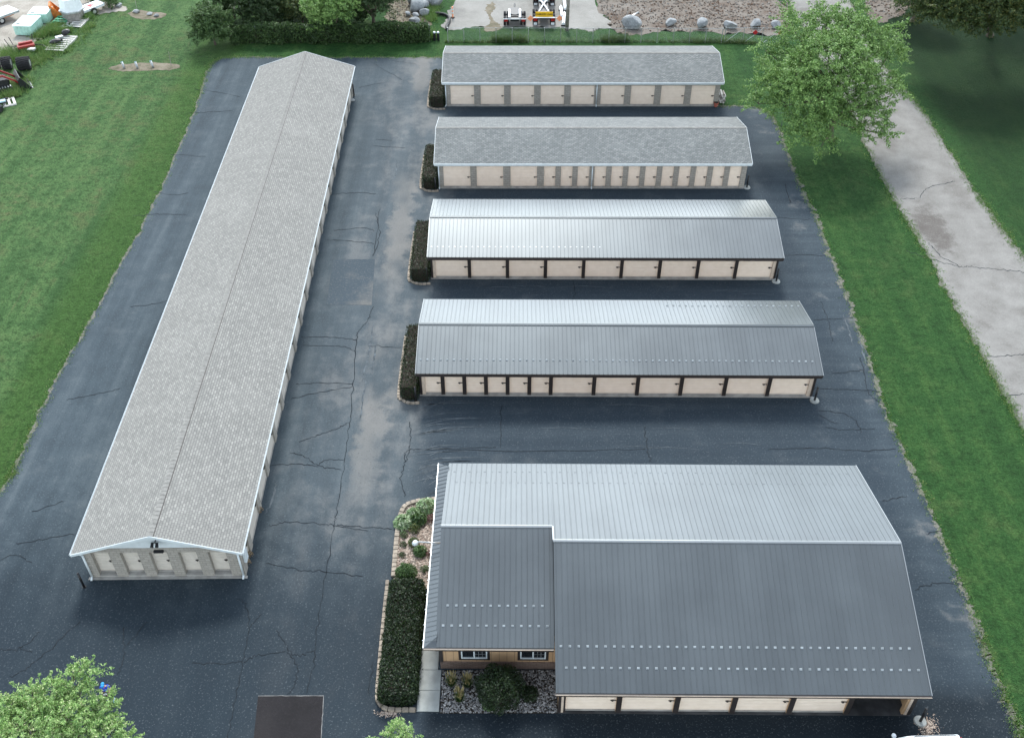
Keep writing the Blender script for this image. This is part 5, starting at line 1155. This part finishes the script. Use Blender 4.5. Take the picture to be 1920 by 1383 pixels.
# the truck pulling it, cut by the top edge
t = thing('tractor_truck', 'white and black truck rear above the oversize load trailer, cut by the top edge', 'truck', G(1020, 12))
mb = MB(); mb.box(-.45, .45, .1, 7, .8, 1.05); mb.box(-1.25, 1.25, .0, .3, .75, 1.0); mb.build('frame', M['black'], t, False, .02)
mb = MB(); mb.extrude([(-.75, .3), (.75, .3), (1.0, .9), (1.0, 2.6), (-1.0, 2.6), (-1.0, .9)], 1.06, 1.3, 'z'); mb.build('deck', M['vblue'], t, False, .02)
for x in (-1.0, 1.0):
    mb = MB(); mb.box(x-.3, x+.3, -.03, -.002, .1, .6); f = mb.build('mud_flap', M['black'], t); mb = MB(); mb.box(x-.2, x+.2, -.046, -.032, .14, .4); mb.build('flap_plate', M['vwhite'], f)
    mb = MB(); mb.box(x-.2, x+.2, -.05, -.002, .78, .95); mb.build('tail_light', M['tail'], t)
    for y in (.8, 2.2):
        for dx in (-.17, .17): wheel(t, (x+dx, y, .52), .52, .28)
mb = MB(); mb.box(-1.2, 1.2, 5.0, 7.2, .9, 3.2); cab = mb.build('cab', M['vwhite'], t, False, .12); mb = MB(); mb.box(-.8, .8, 4.985, 4.997, 2.2, 2.9); mb.build('rear_window', M['glass'], cab)
# white rails beside the pole
for i, (u0, v0, u1, v1, lb_) in enumerate([(1055, -8, 1060, 22, 'white steel rail beside the pole, at the top edge'), (1051, 18, 1054, 36, 'short white steel rail with a black end beside the orange flag'), (1058, 30, 1056, 50, 'white steel rail lying left of the pole foot')]):
    a, b = G(u0, v0), G(u1, v1); c = (a+b)/2; d = b-a
    t = thing('steel_rail', lb_, 'rail', (c.x, c.y, 0), math.atan2(d.y, d.x), 'white rails by the pole'); l_ = d.length/2
    mb = MB(); mb.box(-l_, l_, -.16, .16, .18, .42); mb.box(-l_, l_, -.05, .05, .421, .56); mb.build('beam', M['vwhite'], t, False, .02)
    for x in (-l_*.8, l_*.85): mb = MB(); mb.box(x-.2, x+.2, -.26, .26, .0, .178); mb.build('block', M['black'], t)

# --- equipment yard, upper left
M['mint'] = plain('mint_white_panel', (.62, .76, .72), .5, 0, .08, 1.2); M['mint_side'] = plain('mint_side_panel', (.38, .60, .52), .6, 0, .15, 1.5)
M['green_paint'] = plain('green_paint', (.06, .34, .19), .5); M['rust'] = plain('rusty_orange_paint', (.55, .16, .03), .6, 0, .35, 2); M['dred'] = plain('dark_red_paint', (.26, .025, .02), .5); M['pallet'] = plain('bleached_wood', (.60, .58, .56), .8, 0, .12)
def crate(label, c0, cu, cv, h, slab):
    """open topped steel crate: corner, edge vectors"""
    root = thing('metal_crate', label, 'crate', (c0.x, c0.y, 0), math.atan2(cu.y, cu.x), 'mint crates in the yard'); lx = cu.length; ly = cv.length
    mb = MB(); mb.box(0, lx, 0, ly, .12, h); mb.build('body', M['mint_side'], root, False, .02)
    mb = MB(); mb.box(-.06, lx+.06, -.06, ly+.06, h+.002, h+.1); mb.build('lid', M['mint'], root, False, .02)
    mb = MB()
    for x in (.1, lx-.3): mb.box(x, x+.2, .05, ly-.05, 0, .118)
    mb.build('skid', M['dead_wood'], root)
    mb = MB(); mb.box(lx*.12, lx*.32, ly*.12, ly*.2, h+.101, h+.13); mb.build('hasp', M['black'], root)
    mb = MB()
    for k in range(1, 5): mb.box(lx*k/5-.03, lx*k/5+.03, -.05, -.002, .14, h-.02)
    mb.build('rib', M['mint_side'], root)
a = G(30, 68); crate('front mint topped crate nearer the red machine', a, G(63, 69)-a, G(88, 50)-G(63, 69), 1.15, 0)
a = G(58, 46); crate('rear mint topped crate touching the front one', a, G(92, 46)-a, G(104, 32)-G(92, 46), 1.15, 0)
# flatbed trailer
a, b = G(-38, 62), G(40, 34); d = b-a
t = thing('flatbed_trailer', 'white decked flatbed trailer with a rusty side, cut by the left edge', 'trailer', (a.x, a.y, 0), math.atan2(d.y, d.x))
mb = MB(); mb.box(0, d.length, 0, 2.3, .85, .98); mb.build('deck', M['vwhite'], t, False, .02); mb = MB(); mb.box(0, d.length, -.05, -.002, .72, .95); mb.build('side_rail', M['galv'], t)
mb = MB(); mb.box(.2, d.length-.6, .3, .5, .5, .848); mb.box(.2, d.length-.6, 1.8, 2, .5, .848); mb.build('frame', M['rust'], t)
for x in (d.length*.42, d.length*.56):
    for y in (.12, 2.18): wheel(t, (x, y, .42), .42, .24, 'y')
def skid(name, label, c, ang, lx, ly, n, m, grp=None, h=.12):
    root = thing(name, label, 'pallet', (c.x, c.y, 0), ang, grp)
    for y in (-ly/2+.08, ly/2-.08): mb = MB(); mb.box(-lx/2, lx/2, y-.07, y+.07, 0, h); mb.build('runner', m, root)
    for k in range(n): mb = MB(); x = -lx/2+.12+(lx-.24)*k/(n-1); mb.box(x-.13, x+.13, -ly/2, ly/2, h+.002, h+.05); mb.build('slat', m, root)
    return root
a, b = G(137, 51), G(157, 30); d = b-a
skid('pallet_rack', 'white ladder shaped rack lying on the grass edge', (a+b)/2+Vector((.3, 0, 0)), math.atan2(d.y, d.x), d.length+.5, 1.5, 7, M['pallet'])
a, b = G(103, 97), G(128, 72); d = b-a
skid('pallet_rack', 'white slatted rack with dark scrap lying on it', (a+b)/2, math.atan2(d.y, d.x), d.length+.3, 2.2, 8, M['pallet'], None, .2)
t = thing('scrap_engine', 'dark scrap engine parts lying on the white slatted rack', 'scrap', G(108, 86)+Vector((0, 0, .26)), .6)
mb = MB(); mb.blob((0, 0, .25), (.9, .35, .3), 4, 2, .3); mb.cyl((-.7, .2, .2), (.7, -.1, .35), .12); mb.build('block', M['black'], t); mb = MB(); mb.blob((1.6, 1.6, .3), (.6, .45, .4), 6, 2, .35); mb.build('gearbox', M['black'], t); mb = MB(); mb.box(.1, .9, .2, .7, .25, .55); mb.build('cover', M['galv'], t, False, .03)
a, b = G(112, 46), G(126, 31); d = b-a
skid('steel_rack', 'green painted steel frame lying beside the white ladder rack', (a+b)/2, math.atan2(d.y, d.x), d.length, 1.5, 4, M['green_paint'], None, .3)
a, b = G(97, 47), G(110, 42); d = b-a
t = thing('steel_channel', 'loose light green steel channel by the crates', 'channel', (a.x, a.y, 0), math.atan2(d.y, d.x)); mb = MB(); mb.box(0, d.length, -.2, .2, .1, .2); mb.box(0, d.length, -.2, -.14, .201, .4); mb.build('channel', M['green_paint'], t)
a, b = G(100, 50), G(122, 58); d = b-a
t = thing('hitch_frame', 'white triangular hitch frame lying in the weeds', 'frame', (a.x, a.y, 0), math.atan2(d.y, d.x)); mb = MB(); mb.tube([Vector((0, 0, .15)), Vector((d.length*.6, .1, .2)), Vector((d.length, .9, .15)), Vector((d.length*.45, 1.0, .15)), Vector((d.length*.6, .1, .2))], .08, 6); mb.build('bar', M['vwhite'], t)
a, b = G(126, 46), G(137, 34); d = b-a
t = thing('plank', 'pale plank between the green frame and the ladder rack', 'plank', (a.x, a.y, 0), math.atan2(d.y, d.x)); mb = MB(); mb.box(0, d.length, -.12, .12, .04, .12); mb.box(0, d.length*.9, .2, .4, .04, .12); mb.build('board', M['pallet'], t)
# red plough
t = thing('red_implement', 'dark red farm implement with upright tines in the weeds', 'machine', G(52, 96), .5)
mb = MB(); mb.box(-.9, .9, -.4, .4, .5, .75); mb.box(-.7, .8, .1, .5, .76, .95); mb.build('hood', M['dred'], t, False, .04)
mb = MB(); mb.tube([Vector((-.9, .3, .6)), Vector((-1.6, .8, .5)), Vector((-1.9, 1.0, 1.4))], .04); mb.tube([Vector((-.7, .4, .6)), Vector((-1.2, 1.1, .5)), Vector((-1.4, 1.3, 1.4))], .04); mb.tube([Vector((.6, .4, .6)), Vector((.9, 1.3, .7)), Vector((1.0, 1.5, 1.2))], .05); mb.tube([Vector((.9, 0, .6)), Vector((1.7, -.4, .5)), Vector((2.2, -1.1, .1))], .06); mb.build('tine', M['black'], t)
mb = MB(); mb.blob((.4, -.7, .4), (.5, .35, .25), 5, 2, .3); mb.build('casting', M['galv'], t)
for x in (-.8, .8): wheel(t, (x, -.1, .3), .3, .2)
# lugged tyres
for i, (u, v, r, lb_) in enumerate([(16, 129, .66, 'black lugged tractor tyre pair nearer the left edge'), (48, 130, .68, 'wide black lugged tractor tyre nearest the lawn'), (-6, 128, .66, 'black lugged tyre cut by the left edge')]):
    t = thing('tractor_tyre', lb_, 'tyre', G(u, v), .25, 'lugged tyres in the yard'); mb = MB(); wd = 1.3 if i == 1 else .9
    mb.cyl((-wd/2, 0, r), (wd/2, 0, r), r*.9, None, 20)
    for k in range(16):
        an = 6.283*k/16
        for sg in (-1, 1):
            u_ = Vector((0, math.cos(an), math.sin(an))); p = Vector((0, 0, r))+u_*r*.93; q = Vector((sg*wd/2, 0, r))+(Matrix.Rotation(.3, 3, 'X') @ u_)*r*.93; mb.cyl(p, q, .07, None, 4)
    o = mb.build('tread', M['rubber'], t); mb = MB(); mb.cyl((-wd/2-.004, 0, r), (wd/2+.004, 0, r), r*.5, None, 16); mb.build('rim', M['galv'], o)
# loader with bucket
t = thing('skid_loader', 'black and rust loader with a tilted open bucket at the left edge', 'loader', G(8, 168), .55)
mb = MB(); mb.box(-1.6, .6, -.75, .75, .5, 1.3); mb.box(-1.5, -.3, -.6, .6, 1.31, 1.9); mb.build('body', M['black'], t, False, .06)
mb = MB(); mb.box(-1.4, -.4, -.62, .62, 1.91, 1.98); mb.build('canopy', M['mint'], t, False, .02)
for y in (-.72, .72):
    mb = MB(); mb.tube([Vector((-1.2, y, 1.6)), Vector((.2, y, 1.75)), Vector((1.2, y, 1.0)), Vector((1.6, y, .6))], .11, 6); mb.build('arm', M['dred'], t)
    mb = MB(); mb.extrude([(-1.7, .12), (-1.4, .0), (.5, 0), (.8, .12), (.8, .5), (.5, .65), (-1.4, .65), (-1.7, .5)], y-.2+(.28 if y > 0 else -.28), y+.2+(.28 if y > 0 else -.28)); tr = mb.build('track', M['rubber'], t)
    for k in range(9): mb = MB(); x = -1.5+.27*k; mb.box(x-.05, x+.05, y-.2+(.28 if y > 0 else -.28), y+.2+(.28 if y > 0 else -.28), .651, .70); mb.build('track_lug', M['galv'], tr)
bk = MB()
prof = [(1.5, .1), (2.6, .0), (2.62, .05), (1.62, .16), (1.5, 1.0), (1.75, 1.35), (1.68, 1.38), (1.42, 1.02)]
bk.extrude(prof, -1.2, 1.2); bk.extrude([(1.5, .1), (2.6, 0), (1.75, 1.35), (1.45, 1.0)], -1.25, -1.2); bk.extrude([(1.5, .1), (2.6, 0), (1.75, 1.35), (1.45, 1.0)], 1.2, 1.25); b_ = bk.build('bucket', M['black'], t)
mb = MB(); mb.box(2.58, 2.68, -1.2, 1.2, .0, .05); mb.build('cutting_edge', M['galv'], b_)
# pallet with parts at the left edge
t = skid('pallet_rack', 'white rack with grey black parts at the left edge below the loader', G(4, 196), .5, 2.6, 1.6, 6, M['pallet'])
t = thing('scrap_parts', 'grey black machine parts heaped at the left edge', 'scrap', G(2, 200), .5); mb = MB(); mb.blob((0, 0, .45), (.9, .4, .3), 8, 2, .35); mb.blob((-.3, -1.2, .35), (.7, .5, .35), 9, 2, .35); mb.cyl((-.8, .4, .4), (.9, .5, .5), .1); mb.build('heap', M['black'], t); mb = MB(); mb.box(-.4, .6, -.5, -.1, .62, .75); mb.build('plate', M['vblue'], t)
# orange bucket
t = thing('excavator_bucket', 'rusty orange steel hopper standing beside the grey bin', 'hopper', G(114, 30), .3)
mb = MB(); mb.extrude([(-.7, .0), (.8, .0), (1.0, .25), (-.35, .3), (-.75, 1.6), (-.95, 1.55)], -.7, .7); mb.build('shell', M['rust'], t)
for y in (-.72, .7): mb = MB(); mb.extrude([(-.7, 0), (.8, 0), (1.0, .25), (-.1, .8), (-.75, 1.6), (-.95, 1.55)], y, y+.03); mb.build('cheek', M['rust'], t)
# grey bin
t = thing('grain_bin', 'faceted pale grey hopper bin on a brown base at the top left', 'bin', G(140, 36), .2)
def ngon(r, n=6, o=.2): return [(r*math.cos(6.283*k/n+o), r*math.sin(6.283*k/n+o)) for k in range(n)]
mb = MB(); mb.extrude(ngon(1.25), 0, 1.1, 'z'); mb.build('base', M['dead_wood'], t, False, .02); mb = MB(); mb.extrude(ngon(1.45), 1.102, 1.25, 'z'); mb.build('rim', M['galv'], t)
mb = MB(); r1, r2 = ngon(1.3), ngon(1.1)
mb.raw([(x, y, 1.252) for x, y in r1]+[(x, y, 2.6) for x, y in r2], [(k, (k+1) % 6, 6+(k+1) % 6, 6+k) for k in range(6)]+[tuple(range(6, 12))]); mb.build('hopper', M['vwhite'], t)
# lettered trailer
t = thing('small_trailer', 'small white trailer with worn red marks on its top and white wheels', 'trailer', G(158, 30), .95)
mb = MB(); mb.box(-.3, 2.6, -.7, .7, .55, .8); mb.build('bed', M['vwhite'], t, False, .02); mb = MB(); mb.box(-.3, 2.6, -.75, .75, .802, .86); tp = mb.build('cover', M['vwhite'], t)
mb = MB()
for x0, y0, x1, y1 in ((.3, -.5, .3, .1), (.3, .1, .7, .1), (.9, -.5, .9, .3), (.9, .3, 1.3, -.2), (1.5, .4, 1.5, -.4), (1.5, -.4, 1.9, -.4)): mb.box(min(x0, x1)-.06, max(x0, x1)+.06, min(y0, y1)-.06, max(y0, y1)+.06, .861, .866+.002*len(mb.f)/6)
mb.build('red_marks', M['red'], tp)
mb = MB(); mb.tube([Vector((-.3, -.65, .0)), Vector((-.3, -.65, .55))], .04); mb.tube([Vector((-.3, .65, .0)), Vector((-.3, .65, .55))], .04); mb.tube([Vector((-.3, -.65, .05)), Vector((-.3, .65, .05))], .04); mb.build('leg', M['galv'], t)
for y in (-.85, .85): wheel(t, (.9, y, .42), .42, .22, 'y')
# white pipe stubs and stakes on the lawn
for i, (u, v, lb_) in enumerate([(234, 129, 'left white pipe stub tilted on the bare soil strip'), (259, 129, 'middle white pipe stub tilted on the bare soil strip'), (288, 127, 'right white pipe stub tilted on the bare soil strip')]):
    t = thing('pipe_stub', lb_, 'pipe', G(u, v), 0, 'white pipe stubs on the left lawn'); mb = MB(); mb.cyl((0, -.05, .0), (-.24, .28, .6), .12, .12, 14); mb.build('pipe', M['trim_metal'], t, True); mb = MB(); mb.cyl((-.241, .281, .603), (-.26, .30, .65), .135, .135, 14); mb.build('collar', M['vblue'], t)
for i, (u, v, h, lb_) in enumerate([(321, 122, 1.5, 'thin dark stake at the right end of the bare soil strip'), (257, 18, 1.6, 'thin dark stake by the small bare mound'), (224, 8, 1.5, 'thin dark stake by the flat white rock')]):
    mb = MB(); mb.cyl((0, 0, 0), (.05, 0, h), .03, .02, 6); mb.cyl((0, 0, 0), (0, 0, .05), .06, .05, 6); o = mb.build('stake', M['dead_wood']); o.location = G(u, v); tag(o, lb_, 'stake', 'stakes on the left lawn')
# firewood stack at the far shed
t = thing('firewood_stack', 'small stack of pale split logs at the right end of the farthest shed', 'firewood', G(1346, 194)); rnd = random.Random(3)
for r_ in range(5):
    for c_ in range(3):
        mb = MB(); x = .05+c_*.24+(r_ % 2)*.1; z = .12+r_*.21; mb.cyl((x, rnd.uniform(-.1, .05), z), (x, rnd.uniform(.7, 1.0), z), rnd.uniform(.09, .115), None, 8); mb.build('log', M['pallet'] if (r_+c_) % 3 else M['dead_wood'], t)
t = thing('clay_pot', 'reddish clay pot beside the firewood stack', 'pot', G(1342, 200)); mb = MB(); mb.cyl((0, 0, 0), (0, 0, .38), .16, .24, 14); mb.cyl((0, 0, .38), (0, 0, .46), .27, .27, 14); M['clay'] = plain('red_clay', (.33, .10, .07), .8); mb.build('pot', M['clay'], t); mb = MB(); mb.cyl((0, 0, .461), (0, 0, .475), .23, .23, 14); mb.build('soil', M['soil'], t)

# ------------------------------------------------------------------ parked vehicle at the lower right
def suv():
    zr = 1.83; far = G(1715, 1377, zr)
    root = thing('parked_suv', 'white vehicle roof and mirror entering at the lower right edge', 'suv', (far.x+.25, far.y-.72, 0), R(2))
    body = [(-2.45, .45), (-2.5, .75), (-2.4, .98), (-1.35, 1.12), (2.3, 1.15), (2.4, .8), (2.35, .42), (1.75, .38), (-1.9, .38)]
    mb = MB(); mb.extrude(body, -.92, .92); bo = mb.build('body', M['vwhite'], root, True, .05)
    mb = MB()
    lo = [(-1.4, 1.13), (2.28, 1.16)]; rr = [(-.55, zr-.06), (-.35, zr), (1.85, zr), (2.05, zr-.06)]
    ring = [(-1.4, 1.13, .88), (2.28, 1.16, .88), (2.02, zr-.1, .74), (1.8, zr-.02, .70), (-.4, zr-.02, .70), (-.62, zr-.1, .74)]
    vs = [(x, y, z) for x, z, y in ring]+[(x, -y, z) for x, z, y in ring]
    mb.raw(vs, [(0, 1, 2, 3, 4, 5), (11, 10, 9, 8, 7, 6), (0, 5, 11, 6), (5, 4, 10, 11), (4, 3, 9, 10), (3, 2, 8, 9), (2, 1, 7, 8)]); mb.build('cabin', M['vwhite'], root, False, .04)
    for sg in (-1, 1):
        for x0, x1, x2, x3 in ((-1.15, -.05, -.05, -.55), (.05, 1.0, .98, .05), (1.1, 2.05, 1.85, 1.08)):
            mb = MB(); y0, y1 = sg*.885, sg*.775; mb.raw([(x0, y0, 1.2), (x1, y0, 1.2), (x2, y1, zr-.16), (x3, y1, zr-.16)], [(0, 1, 2, 3)]); mb.raw([(x0, y0-sg*.03, 1.2), (x1, y0-sg*.03, 1.2), (x2, y1-sg*.03, zr-.16), (x3, y1-sg*.03, zr-.16)], [(0, 1, 2, 3)]); mb.build('side_window', M['glass'], root)
        mb = MB(); mb.tube([Vector((-.3, sg*.62, zr+.02)), Vector((-.2, sg*.62, zr+.07)), Vector((1.7, sg*.62, zr+.07)), Vector((1.8, sg*.62, zr+.02))], .022, 6); mb.build('roof_rail', M['black'], root)
        mb = MB(); mb.box(-1.12, -.92, sg*1.02-.12, sg*1.02+.12, 1.14, 1.34); mi = mb.build('mirror', M['vwhite'], root, False, .05); mb = MB(); mb.box(-1.05, -.98, sg*.89-.02, sg*.93+.02, 1.16, 1.22); mb.build('mirror_arm', M['black'], mi)
        for x in (-1.5, 1.45): wheel(root, (x, sg*.82, .37), .37, .24, 'y')
        mb = MB(); mb.box(-2.47, -2.3, sg*.65-.18, sg*.65+.18, .72, .9); mb.build('headlight', M['glass'], root, False, .03)
        mb = MB(); mb.box(2.3, 2.41, sg*.78-.1, sg*.78+.1, .85, 1.15); mb.build('tail_light', M['tail'], root, False, .02)
    mb = MB(); mb.raw([(-1.33, -.8, 1.16), (-1.33, .8, 1.16), (-.68, .68, zr-.14), (-.68, -.68, zr-.14)], [(0, 1, 2, 3)]); mb.raw([(-1.36, -.8, 1.18), (-1.36, .8, 1.18), (-.71, .68, zr-.12), (-.71, -.68, zr-.12)], [(0, 1, 2, 3)]); mb.build('windscreen', M['glass'], root)
suv()

# ------------------------------------------------------------------ the person by the near tree
def skin(name, verts, edges, radii, m, parent=None, root=0, sub=1):
    me = bpy.data.meshes.new(name); me.from_pydata(verts, edges, []); o = bpy.data.objects.new(name, me); C.objects.link(o)
    md = o.modifiers.new('skin', 'SKIN'); md.use_smooth_shade = True
    for i, r in enumerate(radii):
        s = me.skin_vertices[0].data[i]; s.radius = r if isinstance(r, tuple) else (r, r); s.use_root = (i == root)
    o.modifiers.new('sub', 'SUBSURF').levels = sub
    dg = bpy.context.evaluated_depsgraph_get(); me2 = bpy.data.meshes.new_from_object(o.evaluated_get(dg)); bpy.data.objects.remove(o)
    me2.materials.clear(); me2.materials.append(m); me2.polygons.foreach_set('use_smooth', [True]*len(me2.polygons))
    return link(bpy.data.objects.new(name, me2), parent)
def person():
    M['skin'] = plain('skin', (.55, .33, .24), .5, 0, .05); M['shirt'] = plain('blue_shirt', (.02, .05, .42), .8, 0, .15); M['cap'] = plain('bright_blue_cap', (.02, .25, .55), .7, 0, .1)
    M['trousers'] = plain('dark_trousers', (.02, .03, .045), .85); M['shoe'] = plain('pale_blue_shoe', (.25, .5, .6), .6); M['hair'] = plain('dark_red_hair', (.06, .012, .01), .7)
    p = G(209, 1312); root = thing('person', 'person in blue cap and blue shirt holding a controller behind the near tree', 'person', (p.x, p.y, .012), R(14))
    # faces -Y; x to the viewer's right
    V = [(0, 0, .95), (0, -.01, 1.12), (0, -.03, 1.32), (0, -.03, 1.46), (0, -.055, 1.53), (0, -.075, 1.62), (0, -.08, 1.72),
         (-.18, -.02, 1.42), (-.25, -.02, 1.16), (-.13, -.25, 1.06), (-.07, -.31, 1.07),
         (.18, -.02, 1.42), (.26, -.03, 1.17), (.16, -.27, 1.08), (.10, -.33, 1.09),
         (-.10, 0, .90), (-.12, -.02, .48), (-.13, .02, .09), (-.14, -.13, .04), (.10, 0, .90), (.13, -.02, .48), (.14, .02, .09), (.16, -.13, .04)]
    E = [(0, 1), (1, 2), (2, 3), (3, 4), (4, 5), (5, 6), (2, 7), (7, 8), (8, 9), (9, 10), (2, 11), (11, 12), (12, 13), (13, 14), (0, 15), (15, 16), (16, 17), (17, 18), (0, 19), (19, 20), (20, 21), (21, 22)]
    rad = [(.14, .11), (.13, .10), (.15, .11), (.07, .06), (.055, .055), (.078, .095), (.07, .085), .06, .042, .03, (.04, .02), .06, .042, .03, (.04, .02), .085, .058, .04, (.04, .03), .085, .058, .04, (.04, .03)]
    for hx, hy, hz, sg in ((-.07, -.31, 1.07, 1), (.10, -.33, 1.09, -1)):
        base = 10 if sg > 0 else 14
        for k, (dx, dz, l) in enumerate(((-.028, .0, .07), (-.009, .0, .08), (.01, .0, .075), (.028, .0, .06))):
            i = len(V); V += [(hx+dx, hy-.045, hz+.01), (hx+dx+sg*.02, hy-.045-l*.5, hz-.012), (hx+dx+sg*.045, hy-.045-l*.6, hz-.035)]; E += [(base, i), (i, i+1), (i+1, i+2)]; rad += [.0095, .009, .008]
        i = len(V); V += [(hx+sg*.04, hy-.01, hz+.02), (hx+sg*.065, hy-.03, hz+.035)]; E += [(base, i), (i, i+1)]; rad += [.011, .009]
    body = skin('body', V, E, rad, M['skin'], root)
    skin('shirt', [(0, 0, .93), (0, -.01, 1.12), (0, -.03, 1.32), (0, -.03, 1.43), (-.18, -.02, 1.42), (-.235, -.02, 1.22), (.18, -.02, 1.42), (.24, -.03, 1.23)], [(0, 1), (1, 2), (2, 3), (2, 4), (4, 5), (2, 6), (6, 7)], [(.165, .13), (.155, .12), (.17, .125), (.085, .075), .075, .062, .075, .062], M['shirt'], root)
    skin('trousers', [(0, 0, .97), (-.10, 0, .90), (-.12, -.02, .48), (-.13, .02, .12), (.10, 0, .90), (.13, -.02, .48), (.14, .02, .12)], [(0, 1), (1, 2), (2, 3), (0, 4), (4, 5), (5, 6)], [(.16, .125), .10, .075, .062, .10, .075, .062], M['trousers'], root)
    for sx in (-.135, .15): mb = MB(); mb.blob((sx, -.06, .05), (.055, .145, .05), 2, 3, 0); mb.build('shoe', M['shoe'], root, True)
    mb = MB(); mb.blob((0, -.065, 1.72), (.092, .108, .085), 2, 3, 0); mb.cyl((0, -.14, 1.715), (0, -.25, 1.69), .085, .06, 12); mb.build('cap', M['cap'], root, True)
    mb = MB(); mb.blob((0, -.05, 1.655), (.089, .10, .085), 2, 3, 0); mb.build('hair', M['hair'], root, True)
    mb = MB(); mb.blob((0, -.115, 1.585), (.055, .05, .05), 2, 3, 0); mb.build('beard', M['hair'], root, True)
    mb = MB(); mb.blob((0, -.176, 1.635), (.014, .022, .024), 2, 2, 0); mb.build('nose', M['skin'], root, True)
    for sx in (-.033, .033): mb = MB(); mb.blob((sx, -.158, 1.655), (.013, .01, .009), 2, 2, 0); mb.build('eye', M['vwhite'], root, True)
    ct = thing('controller', 'small black and white remote controller held by the person', 'controller', (p.x+.10, p.y-.36, 1.10), R(14)); mb = MB(); mb.box(-.1, .1, -.06, .06, -.02, .03); mb.build('case', M['black'], ct, False, .015); mb = MB(); mb.box(-.07, .07, .02, .035, .031, .14); mb.build('screen', M['vwhite'], ct)
person()
